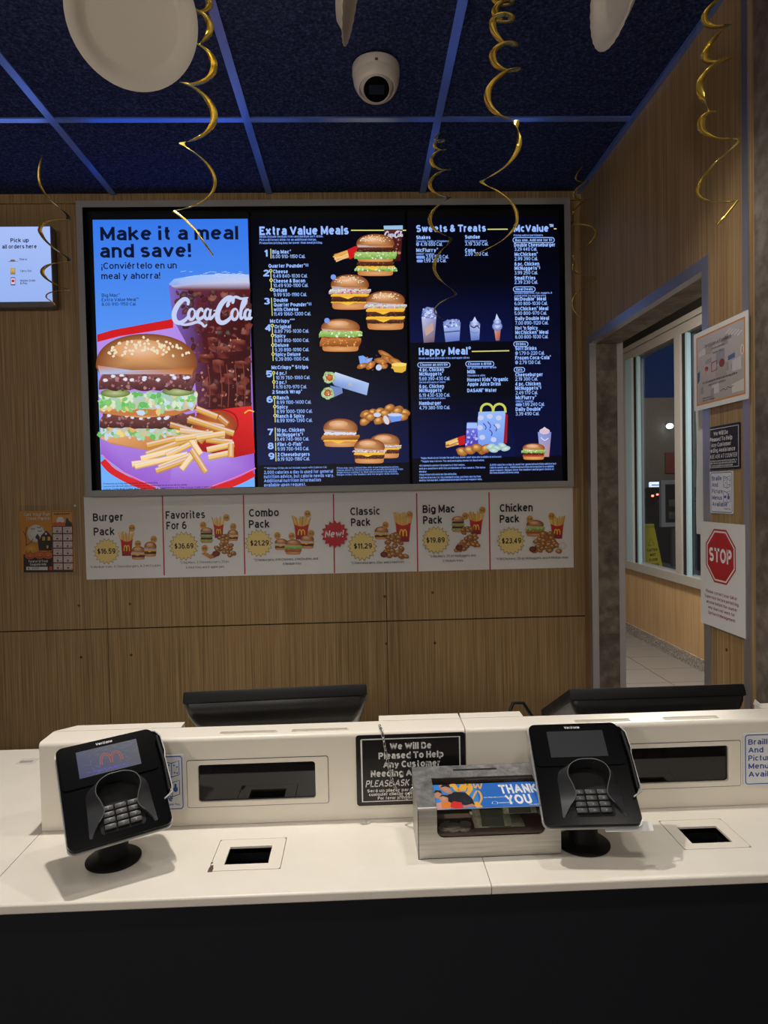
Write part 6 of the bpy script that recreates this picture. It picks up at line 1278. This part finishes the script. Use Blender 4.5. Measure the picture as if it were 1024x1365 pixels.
streamer([(972, -42), (944, -26), (966, -2), (941, 18), (970, 32), (941, 70), (972, 76), (934, 108), (949, 150), (937, 157), (981, 184), (933, 246), (984, 267)], 1.42, .0150, 'gold foil streamer in front of the right veneer wall', tail=[(967, 288, 0), (955, 300, 0)])

# ================================================================== OUTSIDE THE WINDOW
def floor_sign(px, ytop, Y, zb, label):
    p = on_y(px, ytop, Y); h = p.z - zb; t = thing('wet_floor_sign', label, 'floor sign', (p.x, Y, zb))
    for sg in (-1, 1):
        s = MB(); w0, w1 = .085, .15
        o_ = [(-w1, 0), (w1, 0), (w0, h), (-w0, h)]; s.prism(o_, 0, .012, M=Matrix.Translation((p.x, Y, zb)) @ Matrix.Rotation(R(28), 4, 'Z') @ Matrix.Translation((0, sg * .10, 0)) @ Matrix.Rotation(R(sg * 8), 4, 'X'))
        pan = obj('panel', s, YEL, t)
    Ms = Matrix.Translation((p.x, Y, zb)) @ Matrix.Rotation(R(28), 4, 'Z') @ Matrix.Translation((0, -.10, 0)) @ Matrix.Rotation(R(-8), 4, 'X')
    cv = Canvas(lambda u, v: (u, h * (1 - v)), lambda u, v, hh: Ms @ Vector((u, -.002 - hh, v)), 2e-5); cv.part('sign_lettering')
    for k, (tx_, a) in enumerate((('CAUTION', .085), ('WET', .05), ('FLOOR', .07), ('CUIDADO', .085))): cv.text(tx_, -a, .52 + k * .1, a, .055, C(30, 30, 30), .03)
    cv.outline([(-.05, .40), (0, .24), (.05, .40)], .008, C(30, 30, 30)); cv.build(t, INK_P)
    s = MB(); q = Matrix.Translation((p.x, Y, zb + h)) @ Matrix.Rotation(R(28), 4, 'Z'); s.rbox((-.086, -.03, -.03), (.086, .03, .012), .008, M=q); obj('handle', s, YEL, t)
floor_sign(863, 700, 7.55, .57, 'yellow wet floor sign on the low wall outside the window')
p = on_y(893, 640, 8.2); q = on_y(893, 702, 8.2)
t = thing('reflected_frame', 'white frame on a post, standing for a reflection in the window', 'poster case', (p.x, 8.2, .57))  # frame built outside to stand for a reflection in the glass
cxp = p.x + .05; s = MB(); s.ring([(cxp - .17, q.z), (cxp + .17, q.z), (cxp + .17, p.z), (cxp - .17, p.z)], [(cxp - .12, q.z + .05), (cxp + .12, q.z + .05), (cxp + .12, p.z - .05), (cxp - .12, p.z - .05)], 8.17, 8.23); obj('frame', s, FRAMEW, t)
s = MB(); s.box((cxp - .12, 8.2, q.z + .05), (cxp + .12, 8.22, p.z - .05)); obj('panel', s, BLACK, t)
for k in range(2): s = MB(); s.rbox((cxp - .07, 8.185, q.z + .09 + k * .15), (cxp + .09, 8.2, q.z + .18 + k * .15), .01); obj('inner_patch', s, GREY, t)
s = MB(); s.box((cxp - .025, 8.2, .57), (cxp + .025, 8.24, q.z)); obj('post', s, GREY, t)
def car(x, y, label):
    t = thing('car', label, 'car', (x, y, -.02), None)
    s = MB(); pr_ = [(-.86, .18), (.86, .18), (.88, .5), (.84, .82), (.66, .88), (.55, 1.36), (.4, 1.44), (-.4, 1.44), (-.55, 1.36), (-.66, .88), (-.84, .82), (-.88, .5)]
    s.prism([(x + a, b) for a, b in pr_], y, y + 3.9, smooth=True); obj('body', s, CARP, t)
    s = MB(); s.prism([(x - .52, .92), (x + .52, .92), (x + .44, 1.34), (x - .44, 1.34)], y - .004, y - .001); obj('rear_window', s, DARKGLASS, t)
    for sg in (-1, 1):
        s = MB(); s.rbox((x + sg * .74 - .10, y - .02, .70), (x + sg * .74 + .10, y + .01, .84), .01); obj('tail_light', s, TAIL, t)
        for yy in (.7, 3.2): s = MB(); s.lathe([(.0, -.1), (.30, -.1), (.31, 0), (.30, .1), (0, .1)], 24, M=Matrix.Translation((x + sg * .8, y + yy, .30)) @ Matrix.Rotation(R(90), 4, 'Y')); obj('wheel', s, RUBBER, t)
    s = MB(); s.rbox((x - .25, y - .012, .6), (x + .25, y, .72), .004); obj('number_plate', s, GREY, t)
for px, Y, lab in ((858, 54, 'leftmost of the dark distant cars with red tail lights, seen through the window'), (866, 62, 'dark distant car with red tail lights, second from the left through the window'), (874, 70, 'dark distant car with red tail lights, just under the lit white sign'), (922, 60, 'dark distant car with red tail lights, seen in the narrow window pane')):
    p = on_y(px, 661, Y); car(p.x, Y, lab)
p = on_y(877, 651, 78); t = thing('lit_sign', 'lit white sign far off outside the window', 'sign', (p.x, 78, -.02))
s = MB(); s.rbox((p.x - 1.05, 77.8, p.z - .75), (p.x + 1.05, 78.1, p.z + .75), .1); obj('face', s, HEADL, t)
s = MB(); s.tube([(p.x, 78, -.02), (p.x, 78, p.z - .7)], .12, 10); obj('pole', s, GREY, t)
for k in range(3): s = MB(); s.box((p.x - .8, 77.75, p.z - .45 + k * .4), (p.x + .8, 77.79, p.z - .35 + k * .4)); obj('stripe', s, mat('sign_stripe', C(70, 90, 150), .5), t)
p = on_y(893, 568, 85); t = thing('wall_lamp', 'bright white lamp on the far building outside the window', 'lamp', tuple(p))
s = MB(); s.lathe([(0, -.35), (.32, -.25), (.45, 0), (.32, .25), (0, .35)], 16, M=Matrix.Translation(p)); obj('bulb', s, LAMPW, t)
s = MB(); s.box((p.x - .1, 85.1, p.z + .2), (p.x + .1, 86, p.z + .4)); obj('bracket', s, GREY, t)
p = on_y(895, 617, 85.9); s = MB(); s.box((p.x - .8, 85.8, p.z - 1.3), (p.x + .8, 85.999, p.z + 1.3)); o = tag(obj('red_panel', s, mat('dull_red_panel', C(96, 34, 34), .6), base=(p.x, 85.9, p.z)), 'dull red panel on the far building outside the window', 'panel')
